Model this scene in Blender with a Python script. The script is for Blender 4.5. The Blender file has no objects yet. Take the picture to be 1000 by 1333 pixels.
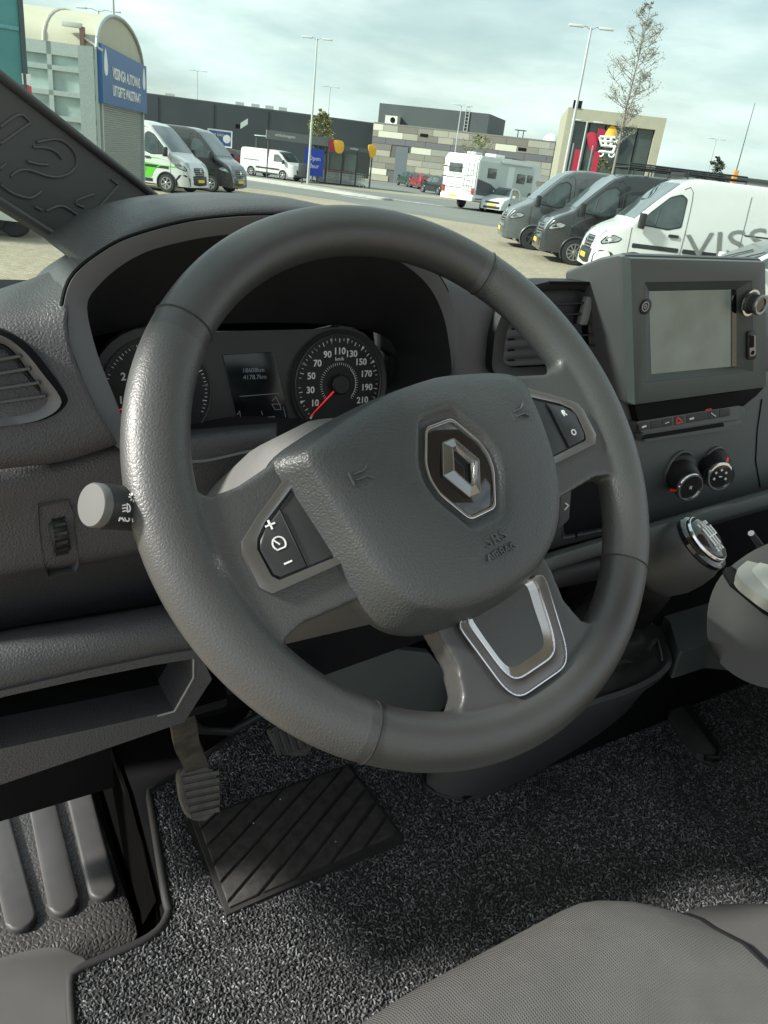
import bpy, bmesh, math, random
from mathutils import Vector, Matrix, noise
random.seed(7)
sc = bpy.context.scene
COL = sc.collection
R_ = math.radians
EYE = 2.03                       # camera height above the ground; everything below is laid out relative to the lens, then lifted

# ------------------------------------------------------------------ camera
YAW, PITCH, ROLL, FPX = R_(34.0), R_(24.3), R_(7.0), 1000.0
_h = Vector((math.sin(YAW), math.cos(YAW), 0)); _r = Vector((math.cos(YAW), -math.sin(YAW), 0))
CF = _h*math.cos(PITCH) - Vector((0, 0, 1))*math.sin(PITCH)
_u = _r.cross(CF)
CR = _r*math.cos(ROLL) + _u*math.sin(ROLL)
CU = _u*math.cos(ROLL) - _r*math.sin(ROLL)
cd = bpy.data.cameras.new('camera'); cam = bpy.data.objects.new('camera', cd); COL.objects.link(cam)
cd.sensor_fit = 'HORIZONTAL'; cd.sensor_width = 36.0; cd.lens = 36.0*FPX/1000.0
cd.clip_start = 0.02; cd.clip_end = 3000
cam.matrix_world = Matrix(((CR.x, CU.x, -CF.x, 0), (CR.y, CU.y, -CF.y, 0), (CR.z, CU.z, -CF.z, EYE), (0, 0, 0, 1)))
sc.camera = cam
try:
    sc.cycles.use_denoising = True
    sc.cycles.max_bounces = 8; sc.cycles.transparent_max_bounces = 12
    sc.cycles.sample_clamp_indirect = 6
except Exception: pass

# ------------------------------------------------------------------ sky and sun
SUN_DIR = Vector((-0.80, 0.20, 0.54)).normalized()      # towards the sun
w = bpy.data.worlds.new('World'); sc.world = w; w.use_nodes = True
nt = w.node_tree; nt.nodes.clear()
def wn(t, **k):
    n = nt.nodes.new(t)
    for a, b in k.items(): setattr(n, a, b)
    return n
sky = wn('ShaderNodeTexSky'); sky.sky_type = 'NISHITA'; sky.sun_disc = False
sky.sun_elevation = math.asin(SUN_DIR.z); sky.sun_rotation = math.atan2(SUN_DIR.x, SUN_DIR.y)
sky.air_density = 1.2; sky.dust_density = 2.5; sky.ozone_density = 1.0
tc = wn('ShaderNodeTexCoord')
mp = wn('ShaderNodeMapping'); mp.inputs['Scale'].default_value = (1.0, 1.0, 3.6)
n1 = wn('ShaderNodeTexNoise'); n1.inputs['Scale'].default_value = 2.3; n1.inputs['Detail'].default_value = 9; n1.inputs['Roughness'].default_value = .58
n1.inputs['Distortion'].default_value = .35
r1 = wn('ShaderNodeValToRGB'); r1.color_ramp.elements[0].position = .38; r1.color_ramp.elements[1].position = .62
n2 = wn('ShaderNodeTexNoise'); n2.inputs['Scale'].default_value = 5.0; n2.inputs['Detail'].default_value = 6
r2 = wn('ShaderNodeValToRGB'); r2.color_ramp.elements[0].color = (.46, .54, .57, 1); r2.color_ramp.elements[1].color = (.80, .83, .82, 1)
r2.color_ramp.elements[0].position = .32; r2.color_ramp.elements[1].position = .66
skm = wn('ShaderNodeMix', data_type='RGBA', blend_type='MULTIPLY'); skm.inputs['Factor'].default_value = 1
skm.inputs[7].default_value = (.085, .085, .085, 1)
mx = wn('ShaderNodeMix', data_type='RGBA')
mf = wn('ShaderNodeMath', operation='MULTIPLY_ADD'); mf.inputs[1].default_value = .45; mf.inputs[2].default_value = .50
bg = wn('ShaderNodeBackground'); bg.inputs['Strength'].default_value = 1.0
wo = wn('ShaderNodeOutputWorld')
L = nt.links.new
L(tc.outputs['Generated'], mp.inputs['Vector']); L(mp.outputs['Vector'], n1.inputs['Vector']); L(mp.outputs['Vector'], n2.inputs['Vector'])
L(n1.outputs['Fac'], r1.inputs['Fac']); L(n2.outputs['Fac'], r2.inputs['Fac'])
L(sky.outputs['Color'], skm.inputs[6]); L(skm.outputs[2], mx.inputs[6]); L(r2.outputs['Color'], mx.inputs[7])
L(r1.outputs['Color'], mf.inputs[0]); L(mf.outputs['Value'], mx.inputs['Factor'])
L(mx.outputs[2], bg.inputs['Color']); L(bg.outputs['Background'], wo.inputs['Surface'])
sd = bpy.data.lights.new('sun', 'SUN'); sd.energy = 4.3; sd.angle = R_(5.0); sd.color = (1.0, .965, .90)
sun = bpy.data.objects.new('sun', sd); COL.objects.link(sun)
sun.rotation_euler = SUN_DIR.to_track_quat('Z', 'Y').to_euler(); sun.location = (-20, -5, 30)
sc.view_settings.view_transform = 'Standard'; sc.view_settings.look = 'None'
sc.view_settings.exposure = 0.95; sc.view_settings.gamma = 1.0
try: sc.view_settings.use_curve_mapping = False
except Exception: pass

# ------------------------------------------------------------------ pixel -> point helpers (1000 x 1333 photograph)
def ray(px, py): return CR*((px-500)/FPX) - CU*((py-666.5)/FPX) + CF
def P(px, py, x=None, y=None, z=None):
    r = ray(px, py)
    k = x/r.x if x is not None else (y/r.y if y is not None else z/r.z)
    return r*k
class Plane:
    def __init__(s, o, n): s.o = Vector(o); s.n = Vector(n).normalized()
    def px(s, a, b, d=0):
        r = ray(a, b); o = s.o + s.n*d
        return r*(o.dot(s.n)/r.dot(s.n))
def G(px, py): return P(px, py, z=-EYE)
def lat(px, py, dep):
    r = ray(px, py); return (r*(dep/r.dot(_h))).dot(_r)
def zat(px, py, dep):
    r = ray(px, py); return r.z*(dep/r.dot(_h))+EYE
def LD(lat, dep, z=0.0):
    """a point by metres right of and ahead of the lens, z above the ground"""
    v = _r*lat + _h*dep; return Vector((v.x, v.y, z-EYE))

# ------------------------------------------------------------------ object helpers
def tag(o, label=None, cat=None, group=None, kind=None):
    if label: o['label'] = label
    if cat: o['category'] = cat
    if group: o['group'] = group
    if kind: o['kind'] = kind
    return o
def thing(name, label, cat, loc=(0, 0, 0), group=None):
    o = bpy.data.objects.new(name, None); COL.objects.link(o); o.location = loc; o.empty_display_size = .1
    return tag(o, label, cat, group)
def wloc(o):
    v = Vector((0, 0, 0))
    while o is not None: v += o.location; o = o.parent
    return v
def mesh(name, verts, faces, m=None, parent=None, smooth=True, angle=None):
    off = wloc(parent) if parent is not None else Vector((0, 0, 0))
    me = bpy.data.meshes.new(name)
    me.from_pydata([tuple(Vector(v)-off) for v in verts], [], faces)
    bm = bmesh.new(); bm.from_mesh(me); bmesh.ops.recalc_face_normals(bm, faces=bm.faces); bm.to_mesh(me); bm.free()
    o = bpy.data.objects.new(name, me); COL.objects.link(o)
    if m: me.materials.append(m)
    if parent is not None: o.parent = parent
    if smooth:
        me.polygons.foreach_set('use_smooth', [True]*len(me.polygons))
        try: me.set_sharp_from_angle(angle=R_(angle if angle else 38))
        except Exception: pass
    return o
def bmobj(name, bm, m=None, parent=None, smooth=True, angle=None):
    bmesh.ops.recalc_face_normals(bm, faces=bm.faces)
    vs = [v.co.copy() for v in bm.verts]; bm.verts.index_update()
    fs = [[v.index for v in f.verts] for f in bm.faces]; bm.free()
    return mesh(name, vs, fs, m, parent, smooth, angle)
def cr(pts, n, closed=False):
    """Catmull-Rom resample to n points by arc length"""
    pts = [Vector(p) for p in pts]; N = len(pts); dense = []
    segs = N if closed else N-1
    for i in range(segs):
        g = (lambda j: pts[j % N]) if closed else (lambda j: pts[min(max(j, 0), N-1)])
        p0, p1, p2, p3 = g(i-1), g(i), g(i+1), g(i+2)
        for k in range(12):
            t = k/12
            dense.append(.5*((2*p1)+(-p0+p2)*t+(2*p0-5*p1+4*p2-p3)*t*t+(-p0+3*p1-3*p2+p3)*t**3))
    dense.append(pts[0].copy() if closed else pts[-1].copy())
    d = [0]
    for i in range(1, len(dense)): d.append(d[-1]+(dense[i]-dense[i-1]).length)
    out = []; j = 0; m = n if closed else n-1
    for k in range(n):
        s = d[-1]*k/m
        while j < len(d)-2 and d[j+1] < s: j += 1
        L_ = d[j+1]-d[j]; out.append(dense[j].lerp(dense[j+1], (s-d[j])/L_ if L_ > 1e-12 else 0))
    return out
def rnd(pts, r, n=4):
    """round the corners of a closed polygon"""
    pts = [Vector(p) for p in pts]; out = []; N = len(pts)
    for i in range(N):
        a, b, c = pts[i-1], pts[i], pts[(i+1) % N]
        ra = min(r, (a-b).length*.45); rc = min(r, (c-b).length*.45)
        p, q = b+(a-b).normalized()*ra, b+(c-b).normalized()*rc
        for k in range(n+1):
            t = k/n; out.append(p*(1-t)**2+b*2*t*(1-t)+q*t*t)
    return out
def slab(name, pts, n, depth, m, parent=None, bevel=0.0, seg=2, back=True, smooth=True):
    """prism: front outline pts, extruded along -n by depth, front edge bevelled"""
    n = Vector(n).normalized(); bm = bmesh.new()
    fv = [bm.verts.new(p) for p in pts]; f = bm.faces.new(fv)
    bv = [bm.verts.new(Vector(p)-n*depth) for p in pts]; N = len(pts)
    for i in range(N): bm.faces.new((fv[i], fv[(i+1) % N], bv[(i+1) % N], bv[i]))
    if back: bm.faces.new(bv[::-1])
    if bevel:
        es = [e for e in f.edges]
        bmesh.ops.bevel(bm, geom=es, offset=bevel, segments=seg, profile=.6, affect='EDGES', clamp_overlap=True)
    return bmobj(name, bm, m, parent, smooth, 50)
def ring(name, outer, inner, n, depth, m, parent=None, inner_drop=0.0, bevel=0.0, outer_drop=0.0):
    n = Vector(n).normalized(); N = len(outer); bm = bmesh.new()
    o = [bm.verts.new(Vector(p)-n*outer_drop) for p in outer]; i_ = [bm.verts.new(Vector(p)-n*inner_drop) for p in inner]
    ob = [bm.verts.new(Vector(p)-n*depth) for p in outer]; ib = [bm.verts.new(Vector(p)-n*depth) for p in inner]
    fr = []
    for k in range(N):
        j = (k+1) % N
        fr.append(bm.faces.new((o[k], o[j], i_[j], i_[k]))); bm.faces.new((o[k], ob[k], ob[j], o[j])); bm.faces.new((i_[k], i_[j], ib[j], ib[k])); bm.faces.new((ob[k], ib[k], ib[j], ob[j]))
    if bevel:
        es = set()
        for k in range(N):
            for a, b in ((o[k], o[(k+1) % N]), (i_[k], i_[(k+1) % N])):
                e = bm.edges.get((a, b));  es.add(e)
        bmesh.ops.bevel(bm, geom=list(es), offset=bevel, segments=2, profile=.6, affect='EDGES', clamp_overlap=True)
    return bmobj(name, bm, m, parent, True, 45)
def loft(name, rows, m, parent=None, closed=False, cap=False, thick=0.0, angle=60):
    """surface through rows of equal length"""
    N = len(rows[0]); vs = [Vector(p) for r in rows for p in r]; fs = []
    for i in range(len(rows)-1):
        for k in range(N if closed else N-1):
            j = (k+1) % N; fs.append((i*N+k, i*N+j, (i+1)*N+j, (i+1)*N+k))
    if cap:
        fs.append(tuple(range(N))[::-1]); fs.append(tuple((len(rows)-1)*N+k for k in range(N)))
    o = mesh(name, vs, fs, m, parent, True, angle)
    if thick:
        s = o.modifiers.new('thickness', 'SOLIDIFY'); s.thickness = thick; s.offset = -1
    return o
def grid(rows, nr, nc):
    """smooth a coarse control grid (rows of 3-D points) into nr x nc"""
    a = [cr(r, nc) for r in rows]
    cols = [cr([r[k] for r in a], nr) for k in range(nc)]
    return [[cols[k][i] for k in range(nc)] for i in range(nr)]
def tube(name, pts, rad, m, parent=None, n=8, cap=True):
    pts = [Vector(p) for p in pts]; rows = []; rr = rad if isinstance(rad, (list, tuple)) else [rad]*len(pts)
    t0 = (pts[1]-pts[0]).normalized(); up = Vector((0, 0, 1)) if abs(t0.z) < .9 else Vector((1, 0, 0))
    u = t0.cross(up).normalized()
    for i, p in enumerate(pts):
        t = (pts[min(i+1, len(pts)-1)]-pts[max(i-1, 0)]).normalized()
        u = (u-t*u.dot(t)).normalized(); v = t.cross(u)
        rows.append([p+(u*math.cos(2*math.pi*k/n)+v*math.sin(2*math.pi*k/n))*rr[i] for k in range(n)])
    return loft(name, rows, m, parent, True, cap)
def lathe(name, prof, o, axis, m, parent=None, n=32, sx=1.0, angle=40):
    """prof: (radius, height along axis)"""
    axis = Vector(axis).normalized(); up = Vector((0, 0, 1)) if abs(axis.z) < .9 else Vector((0, 1, 0))
    u = axis.cross(up).normalized(); v = axis.cross(u); o = Vector(o)
    rows = [[o+axis*h+(u*math.cos(2*math.pi*k/n)+v*math.sin(2*math.pi*k/n))*max(r, 1e-5) for k in range(n)] for r, h in prof]
    return loft(name, rows, m, parent, True, True, angle=angle)
def box(name, lo, hi, m, parent=None, bevel=0.0, seg=2):
    bm = bmesh.new(); bmesh.ops.create_cube(bm, size=1)
    for v in bm.verts: v.co = Vector([lo[i]+(hi[i]-lo[i])*(v.co[i]+.5) for i in range(3)])
    if bevel: bmesh.ops.bevel(bm, geom=list(bm.edges), offset=bevel, segments=seg, profile=.6, affect='EDGES', clamp_overlap=True)
    return bmobj(name, bm, m, parent, True, 40)
def obox(name, o, u, v, wv, m, parent=None, bevel=0.0):
    """oriented box centred at o with half vectors u, v, w"""
    bm = bmesh.new(); bmesh.ops.create_cube(bm, size=2); o = Vector(o); u = Vector(u); v = Vector(v); wv = Vector(wv)
    for q in bm.verts: q.co = o+u*q.co.x+v*q.co.y+wv*q.co.z
    if bevel: bmesh.ops.bevel(bm, geom=list(bm.edges), offset=bevel, segments=2, profile=.6, affect='EDGES', clamp_overlap=True)
    return bmobj(name, bm, m, parent, True, 40)
def text(name, s, size, o, u, v, m, parent=None, ext=.0003, align='CENTER', sx=1.0, bold=0.0):
    cu = bpy.data.curves.new(name, 'FONT'); cu.body = s; cu.size = size; cu.align_x = align; cu.align_y = 'CENTER'; cu.extrude = ext; cu.resolution_u = 3
    cu.offset = bold
    t = bpy.data.objects.new('tmp', cu); COL.objects.link(t)
    bpy.context.view_layer.update()
    me = bpy.data.meshes.new_from_object(t.evaluated_get(bpy.context.evaluated_depsgraph_get()))
    bpy.data.objects.remove(t); bpy.data.curves.remove(cu)
    u = Vector(u).normalized(); v = Vector(v).normalized(); n = u.cross(v); o = Vector(o)
    off = wloc(parent) if parent is not None else Vector((0, 0, 0))
    for q in me.vertices: q.co = o+u*q.co.x*sx+v*q.co.y+n*q.co.z-off
    me.materials.clear(); me.materials.append(m); me.name = name
    ob = bpy.data.objects.new(name, me); COL.objects.link(ob)
    if parent is not None: ob.parent = parent
    return ob
def strokes(name, lines, wdt, n, m, parent=None, h=.0004):
    """thin raised bars along polylines lying on a surface with normal n"""
    n = Vector(n).normalized(); vs = []; fs = []
    for ln in lines:
        ln = [Vector(p) for p in ln]
        for a, b in zip(ln[:-1], ln[1:]):
            t = (b-a).normalized(); s = t.cross(n)*wdt*.5; e = t*wdt*.3
            i = len(vs)
            for q in (a-e-s, b+e-s, b+e+s, a-e+s): vs.append(q+n*h)
            for q in (a-e-s, b+e-s, b+e+s, a-e+s): vs.append(q-n*h)
            fs += [(i, i+1, i+2, i+3), (i+4, i+7, i+6, i+5)]+[(i+k, i+4+k, i+4+(k+1) % 4, i+(k+1) % 4) for k in range(4)]
    return mesh(name, vs, fs, m, parent, False)

# ------------------------------------------------------------------ materials
MATS = {}
def mat(name, col, rough=.5, metal=0.0, grain=0, gs=.25, var=.12, vs=30.0, spec=.5, coat=0.0, gtype='v', rvar=.1, spot=None, emit=None):
    """Principled surface with broken-up colour, uneven gloss and optional moulded grain"""
    if name in MATS: return MATS[name]
    m = bpy.data.materials.new(name); m.use_nodes = True; t = m.node_tree; b = t.nodes['Principled BSDF']; l = t.links.new
    b.inputs['Roughness'].default_value = rough; b.inputs['Metallic'].default_value = metal
    b.inputs['Specular IOR Level'].default_value = spec; b.inputs['Coat Weight'].default_value = coat
    c = t.nodes.new('ShaderNodeTexCoord')
    nz = t.nodes.new('ShaderNodeTexNoise'); nz.inputs['Scale'].default_value = vs; nz.inputs['Detail'].default_value = 5; l(c.outputs['Object'], nz.inputs['Vector'])
    rp = t.nodes.new('ShaderNodeValToRGB'); k0, k1 = 1-var, 1+var
    rp.color_ramp.elements[0].position = .3; rp.color_ramp.elements[1].position = .7
    rp.color_ramp.elements[0].color = (col[0]*k0, col[1]*k0, col[2]*k0, 1); rp.color_ramp.elements[1].color = (col[0]*k1, col[1]*k1, col[2]*k1, 1)
    l(nz.outputs['Fac'], rp.inputs['Fac']); out = rp.outputs['Color']
    mr = t.nodes.new('ShaderNodeMapRange'); mr.inputs[3].default_value = max(.02, rough-rvar); mr.inputs[4].default_value = min(1, rough+rvar)
    l(nz.outputs['Fac'], mr.inputs[0]); l(mr.outputs[0], b.inputs['Roughness'])
    if spot:
        n3 = t.nodes.new('ShaderNodeTexNoise'); n3.inputs['Scale'].default_value = spot[0]; n3.inputs['Detail'].default_value = 2; l(c.outputs['Object'], n3.inputs['Vector'])
        r3 = t.nodes.new('ShaderNodeValToRGB'); r3.color_ramp.elements[0].position = spot[1]; r3.color_ramp.elements[1].position = spot[1]+.06
        r3.color_ramp.elements[0].color = (0, 0, 0, 1); r3.color_ramp.elements[1].color = (1, 1, 1, 1); l(n3.outputs['Fac'], r3.inputs['Fac'])
        mm = t.nodes.new('ShaderNodeMix'); mm.data_type = 'RGBA'; l(r3.outputs['Color'], mm.inputs['Factor']); l(out, mm.inputs[6]); mm.inputs[7].default_value = (*spot[2], 1)
        out = mm.outputs[2]
    l(out, b.inputs['Base Color'])
    if grain:
        bp = t.nodes.new('ShaderNodeBump'); bp.inputs['Strength'].default_value = gs; bp.inputs['Distance'].default_value = .45/grain
        if gtype == 'v':
            g = t.nodes.new('ShaderNodeTexVoronoi'); g.feature = 'DISTANCE_TO_EDGE'; g.inputs['Scale'].default_value = grain
            w_ = t.nodes.new('ShaderNodeTexNoise'); w_.inputs['Scale'].default_value = grain*.6; l(c.outputs['Object'], w_.inputs['Vector'])
            av = t.nodes.new('ShaderNodeVectorMath'); av.operation = 'MULTIPLY_ADD'; av.inputs[1].default_value = (.6/grain,)*3
            l(w_.outputs['Color'], av.inputs[0]); l(c.outputs['Object'], av.inputs[2]); l(av.outputs[0], g.inputs['Vector'])
            cl = t.nodes.new('ShaderNodeMath'); cl.operation = 'MINIMUM'; cl.inputs[1].default_value = .3; l(g.outputs['Distance'], cl.inputs[0]); l(cl.outputs[0], bp.inputs['Height'])
        elif gtype == 'w':
            g1 = t.nodes.new('ShaderNodeTexWave'); g1.inputs['Scale'].default_value = grain; g1.bands_direction = 'X'; l(c.outputs['Object'], g1.inputs['Vector'])
            g2 = t.nodes.new('ShaderNodeTexWave'); g2.inputs['Scale'].default_value = grain; g2.bands_direction = 'Y'; l(c.outputs['Object'], g2.inputs['Vector'])
            mu = t.nodes.new('ShaderNodeMath'); mu.operation = 'MULTIPLY'; l(g1.outputs['Fac'], mu.inputs[0]); l(g2.outputs['Fac'], mu.inputs[1]); l(mu.outputs[0], bp.inputs['Height'])
        else:
            g = t.nodes.new('ShaderNodeTexNoise'); g.inputs['Scale'].default_value = grain; g.inputs['Detail'].default_value = 3; l(c.outputs['Object'], g.inputs['Vector']); l(g.outputs['Fac'], bp.inputs['Height'])
        l(bp.outputs['Normal'], b.inputs['Normal'])
    if emit: b.inputs['Emission Color'].default_value = (*emit[0], 1); b.inputs['Emission Strength'].default_value = emit[1]
    MATS[name] = m; return m
def glass(name, tint, refl_rough=.02, dark=None):
    """thin pane: tinted transmission plus Fresnel reflection"""
    if name in MATS: return MATS[name]
    m = bpy.data.materials.new(name); m.use_nodes = True; t = m.node_tree; t.nodes.clear(); l = t.links.new
    tr = t.nodes.new('ShaderNodeBsdfTransparent'); tr.inputs['Color'].default_value = (*tint, 1)
    gl = t.nodes.new('ShaderNodeBsdfGlossy'); gl.inputs['Roughness'].default_value = refl_rough
    lw = t.nodes.new('ShaderNodeLayerWeight'); lw.inputs['Blend'].default_value = .5
    p5 = t.nodes.new('ShaderNodeMath'); p5.operation = 'POWER'; p5.inputs[1].default_value = 5; l(lw.outputs['Facing'], p5.inputs[0])
    ma = t.nodes.new('ShaderNodeMath'); ma.operation = 'MULTIPLY_ADD'; ma.inputs[1].default_value = .85; ma.inputs[2].default_value = .045; l(p5.outputs[0], ma.inputs[0])
    mxs = t.nodes.new('ShaderNodeMixShader'); o = t.nodes.new('ShaderNodeOutputMaterial')
    l(ma.outputs[0], mxs.inputs['Fac']); l(tr.outputs[0], mxs.inputs[1]); l(gl.outputs[0], mxs.inputs[2]); l(mxs.outputs[0], o.inputs['Surface'])
    MATS[name] = m; return m

# ================================================================== CAB INTERIOR
m_rim = mat('rim_polyurethane', (.042, .043, .0425), .42, spec=.65, grain=430, gs=.30, var=.06, vs=14)
m_pad = mat('airbag_cover', (.036, .040, .040), .45, spec=.6, grain=380, gs=.45, var=.05, vs=14, spot=(240, .76, (.10, .105, .10)))
m_dash = mat('dash_plastic', (.048, .048, .051), .50, spec=.6, grain=340, gs=.6, var=.08, vs=9, spot=(230, .765, (.10, .10, .10)))
m_dash_s = mat('dash_plastic_smooth', (.070, .071, .075), .50, grain=1500, gs=.12, var=.06, vs=12)
m_green = mat('console_plastic', (.074, .086, .084), .55, grain=1500, gs=.12, var=.08, vs=10)
m_hood = mat('hood_trim', (.115, .116, .120), .50, grain=1800, gs=.15, var=.06, vs=20)
m_black = mat('black_plastic', (.012, .012, .013), .55, grain=1500, gs=.1, var=.1, vs=20)
m_matt = mat('matt_black', (.008, .008, .009), .8, var=.1, spec=.12)
m_gloss = mat('piano_black', (.006, .006, .007), .08, coat=.6, var=.02, rvar=.03)
m_satin = mat('satin_trim', (.26, .26, .26), .30, metal=.9, var=.05, rvar=.06)
m_chrome = mat('chrome', (.62, .62, .63), .12, metal=1.0, var=.04, rvar=.04)
m_white = mat('white_print', (.75, .76, .74), .6, var=.02)
m_red = mat('red_print', (.60, .03, .02), .5, var=.02)
m_button = mat('button_plastic', (.022, .023, .024), .42, grain=1600, gs=.08, var=.05, vs=30)
m_rubber = mat('rubber', (.05, .048, .045), .62, grain=500, gs=.2, gtype='n', var=.2, vs=60)

# ---- steering wheel: local u (right), v (up in plane), d (towards the driver)
WC = Vector((.306, .408, -.1905)); _t = R_(40.5)
WN = Vector((0, -math.cos(_t), math.sin(_t))); _a = Vector((1, 0, 0)); _b = WN.cross(_a); _p = R_(13)
WU = _a*math.cos(_p)+_b*math.sin(_p); WV = _b*math.cos(_p)-_a*math.sin(_p)
def W(u, v, d=0.0): return WC+WU*u+WV*v+WN*d
sw = thing('steering_wheel', 'dark grey four-seam steering wheel with diamond emblem on its airbag cover', 'steering wheel', WC)
bm = bmesh.new()
NR, NT, RC = 144, 26, .187
tv = []
for i in range(NR):
    a = 2*math.pi*i/NR; row = []
    ca = math.cos(a); sa = math.sin(a)
    thick = .0188 + .0022*max(0, abs(ca)-.62)/.38*(1 if sa > -.75 else .3)
    for k in range(NT):
        b = 2*math.pi*k/NT; rr = thick*math.cos(b); dd = .0165*math.sin(b)
        r = RC+rr; row.append(bm.verts.new(W(r*ca, r*sa, dd)))
    tv.append(row)
for i in range(NR):
    for k in range(NT):
        bm.faces.new((tv[i][k], tv[(i+1) % NR][k], tv[(i+1) % NR][(k+1) % NT], tv[i][(k+1) % NT]))
def bprism(poly, d0, d1):
    f = [bm.verts.new(W(u, v, d1)) for u, v in poly]; b = [bm.verts.new(W(u, v, d0)) for u, v in poly]; n = len(poly)
    bm.faces.new(f); bm.faces.new(b[::-1])
    for i in range(n): bm.faces.new((f[i], b[i], b[(i+1) % n], f[(i+1) % n]))
side = [(.184, .062), (.172, .042), (.158, .031), (.140, .031), (.110, .038), (.06, .042), (.06, -.07), (.100, -.062), (.140, -.060), (.156, -.064), (.166, -.074), (.184, -.092)]
bprism(side, -.013, .009); bprism([(-u, v) for u, v in side][::-1], -.013, .009)
half = [(.104, -.176), (.078, -.162), (.060, -.149), (.054, -.130), (.056, -.105), (.05, -.05)]
bprism([(-u, v) for u, v in half]+half[::-1], -.014, .008)
bmesh.ops.recalc_face_normals(bm, faces=bm.faces)
rim0 = bmobj('tmp_rim', bm, m_rim, None)
rm = rim0.modifiers.new('r', 'REMESH'); rm.mode = 'VOXEL'; rm.voxel_size = .0017
sm = rim0.modifiers.new('s', 'SMOOTH'); sm.factor = .5; sm.iterations = 14
bpy.context.view_layer.update()
me = bpy.data.meshes.new_from_object(rim0.evaluated_get(bpy.context.evaluated_depsgraph_get()))
bpy.data.objects.remove(rim0)
for v in me.vertices: v.co -= WC
me.polygons.foreach_set('use_smooth', [True]*len(me.polygons)); me.name = 'rim'
me.materials.clear(); me.materials.append(m_rim)
rim = bpy.data.objects.new('rim', me); COL.objects.link(rim); rim.parent = sw
# grips (left and right) are grained, top and bottom are smoother and darker
t_ = m_rim.node_tree; b_ = t_.nodes['Principled BSDF']; l_ = t_.links.new
tcn = [n for n in t_.nodes if n.type == 'TEX_COORD'][0]
def dotn(v):
    d = t_.nodes.new('ShaderNodeVectorMath'); d.operation = 'DOT_PRODUCT'; l_(tcn.outputs['Object'], d.inputs[0]); d.inputs[1].default_value = v
    a = t_.nodes.new('ShaderNodeMath'); a.operation = 'ABSOLUTE'; l_(d.outputs['Value'], a.inputs[0]); return a
du, dv_ = dotn(WU), dotn(WV)
sb_ = t_.nodes.new('ShaderNodeMath'); sb_.operation = 'SUBTRACT'; l_(du.outputs[0], sb_.inputs[0]); l_(dv_.outputs[0], sb_.inputs[1])
gt = t_.nodes.new('ShaderNodeMath'); gt.operation = 'GREATER_THAN'; gt.inputs[1].default_value = 0.0; l_(sb_.outputs[0], gt.inputs[0])
bpn = [n for n in t_.nodes if n.type == 'BUMP'][0]
ms_ = t_.nodes.new('ShaderNodeMapRange'); ms_.inputs[3].default_value = .16; ms_.inputs[4].default_value = .32; l_(gt.outputs[0], ms_.inputs[0]); l_(ms_.outputs[0], bpn.inputs['Strength'])
cm_ = t_.nodes.new('ShaderNodeMix'); cm_.data_type = 'RGBA'; cm_.blend_type = 'MULTIPLY'; cm_.inputs['Factor'].default_value = 1
src = b_.inputs['Base Color'].links[0].from_socket; l_(src, cm_.inputs[6])
mc_ = t_.nodes.new('ShaderNodeMapRange'); mc_.inputs[3].default_value = .80; mc_.inputs[4].default_value = 1.10; l_(gt.outputs[0], mc_.inputs[0]); l_(mc_.outputs[0], cm_.inputs[7]); l_(cm_.outputs[2], b_.inputs['Base Color'])
# grip seams
m_seam = mat('seam_line', (.16, .16, .15), .6, var=.05)
m_seamd = mat('seam_groove', (.012, .012, .012), .7, var=.05)
for ang in (131, 43, -45, -133):
    a = R_(ang); th = .0185 + .0022*max(0, abs(math.cos(a))-.62)/.38
    for off, mm_, rr in ((0, m_seamd, .0008),):
        pts = []
        for k in range(29):
            b = 2*math.pi*k/28; r = RC+(th+.0001)*math.cos(b); a2 = a+off/RC
            pts.append(W(r*math.cos(a2), r*math.sin(a2), .0163*math.sin(b)))
        tube('grip_seam', pts, rr, mm_, rim, n=6, cap=False)
# airbag cover: polar surface round the emblem
EC = (0.0, -.014)
padl = [(-0.112, 0.038), (-0.085, 0.047), (-0.04, 0.054), (0, 0.056), (0.04, 0.054), (0.085, 0.046), (0.106, 0.035), (0.107, 0.018), (0.104, -0.01), (0.095, -0.045), (0.082, -0.07), (0.064, -0.089), (0.044, -0.1), (0.02, -0.107), (-0.005, -0.109), (-0.032, -0.108), (-0.06, -0.103), (-0.084, -0.09), (-0.097, -0.07), (-0.103, -0.045), (-0.108, -0.01), (-0.112, 0.018)]
hexl = [(-.0115, .0185), (.0115, .0185), (.0245, -.003), (.0265, -.0135), (.0245, -.024), (.0115, -.0465), (-.0115, -.0465), (-.0245, -.024), (-.0265, -.0135), (-.0245, -.003)]
def polar(poly, n, c, sharp=False):
    """radius of a star-shaped polygon about c at n angles"""
    out = []
    P2 = [Vector((p[0]-c[0], p[1]-c[1])) for p in poly]
    for k in range(n):
        d = Vector((math.cos(2*math.pi*k/n), math.sin(2*math.pi*k/n))); best = 0
        for i in range(len(P2)):
            a, e = P2[i], P2[(i+1) % len(P2)]-P2[i]
            den = d.x*e.y-d.y*e.x
            if abs(den) < 1e-12: continue
            t = (a.x*e.y-a.y*e.x)/den; s = (a.x*d.y-a.y*d.x)/den
            if t > 0 and -1e-6 <= s <= 1+1e-6: best = max(best, t)
        out.append(best)
    return out
NP = 144
dense = [(p.x, p.y) for p in cr([(u, v, 0) for u, v in padl], 120, True)]
rp_ = polar(dense, NP, EC); rh = polar([(p.x, p.y) for p in rnd([(u, v, 0) for u, v in hexl], .004)], NP, EC)
prof = [(1.0, -.006, 0), (1.004, .003, 0), (.998, .007, 0), (.985, .0095, 0), (.93, .0165, 0), (.86, .0250, 0), (.835, .0278, 0), (.81, .0294, 0), (.70, .0318, 0), (.55, .0332, 0), (.35, .0346, 0), (.12, .0362, 0), (.02, .0362, 0)]
rows = []
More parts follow.
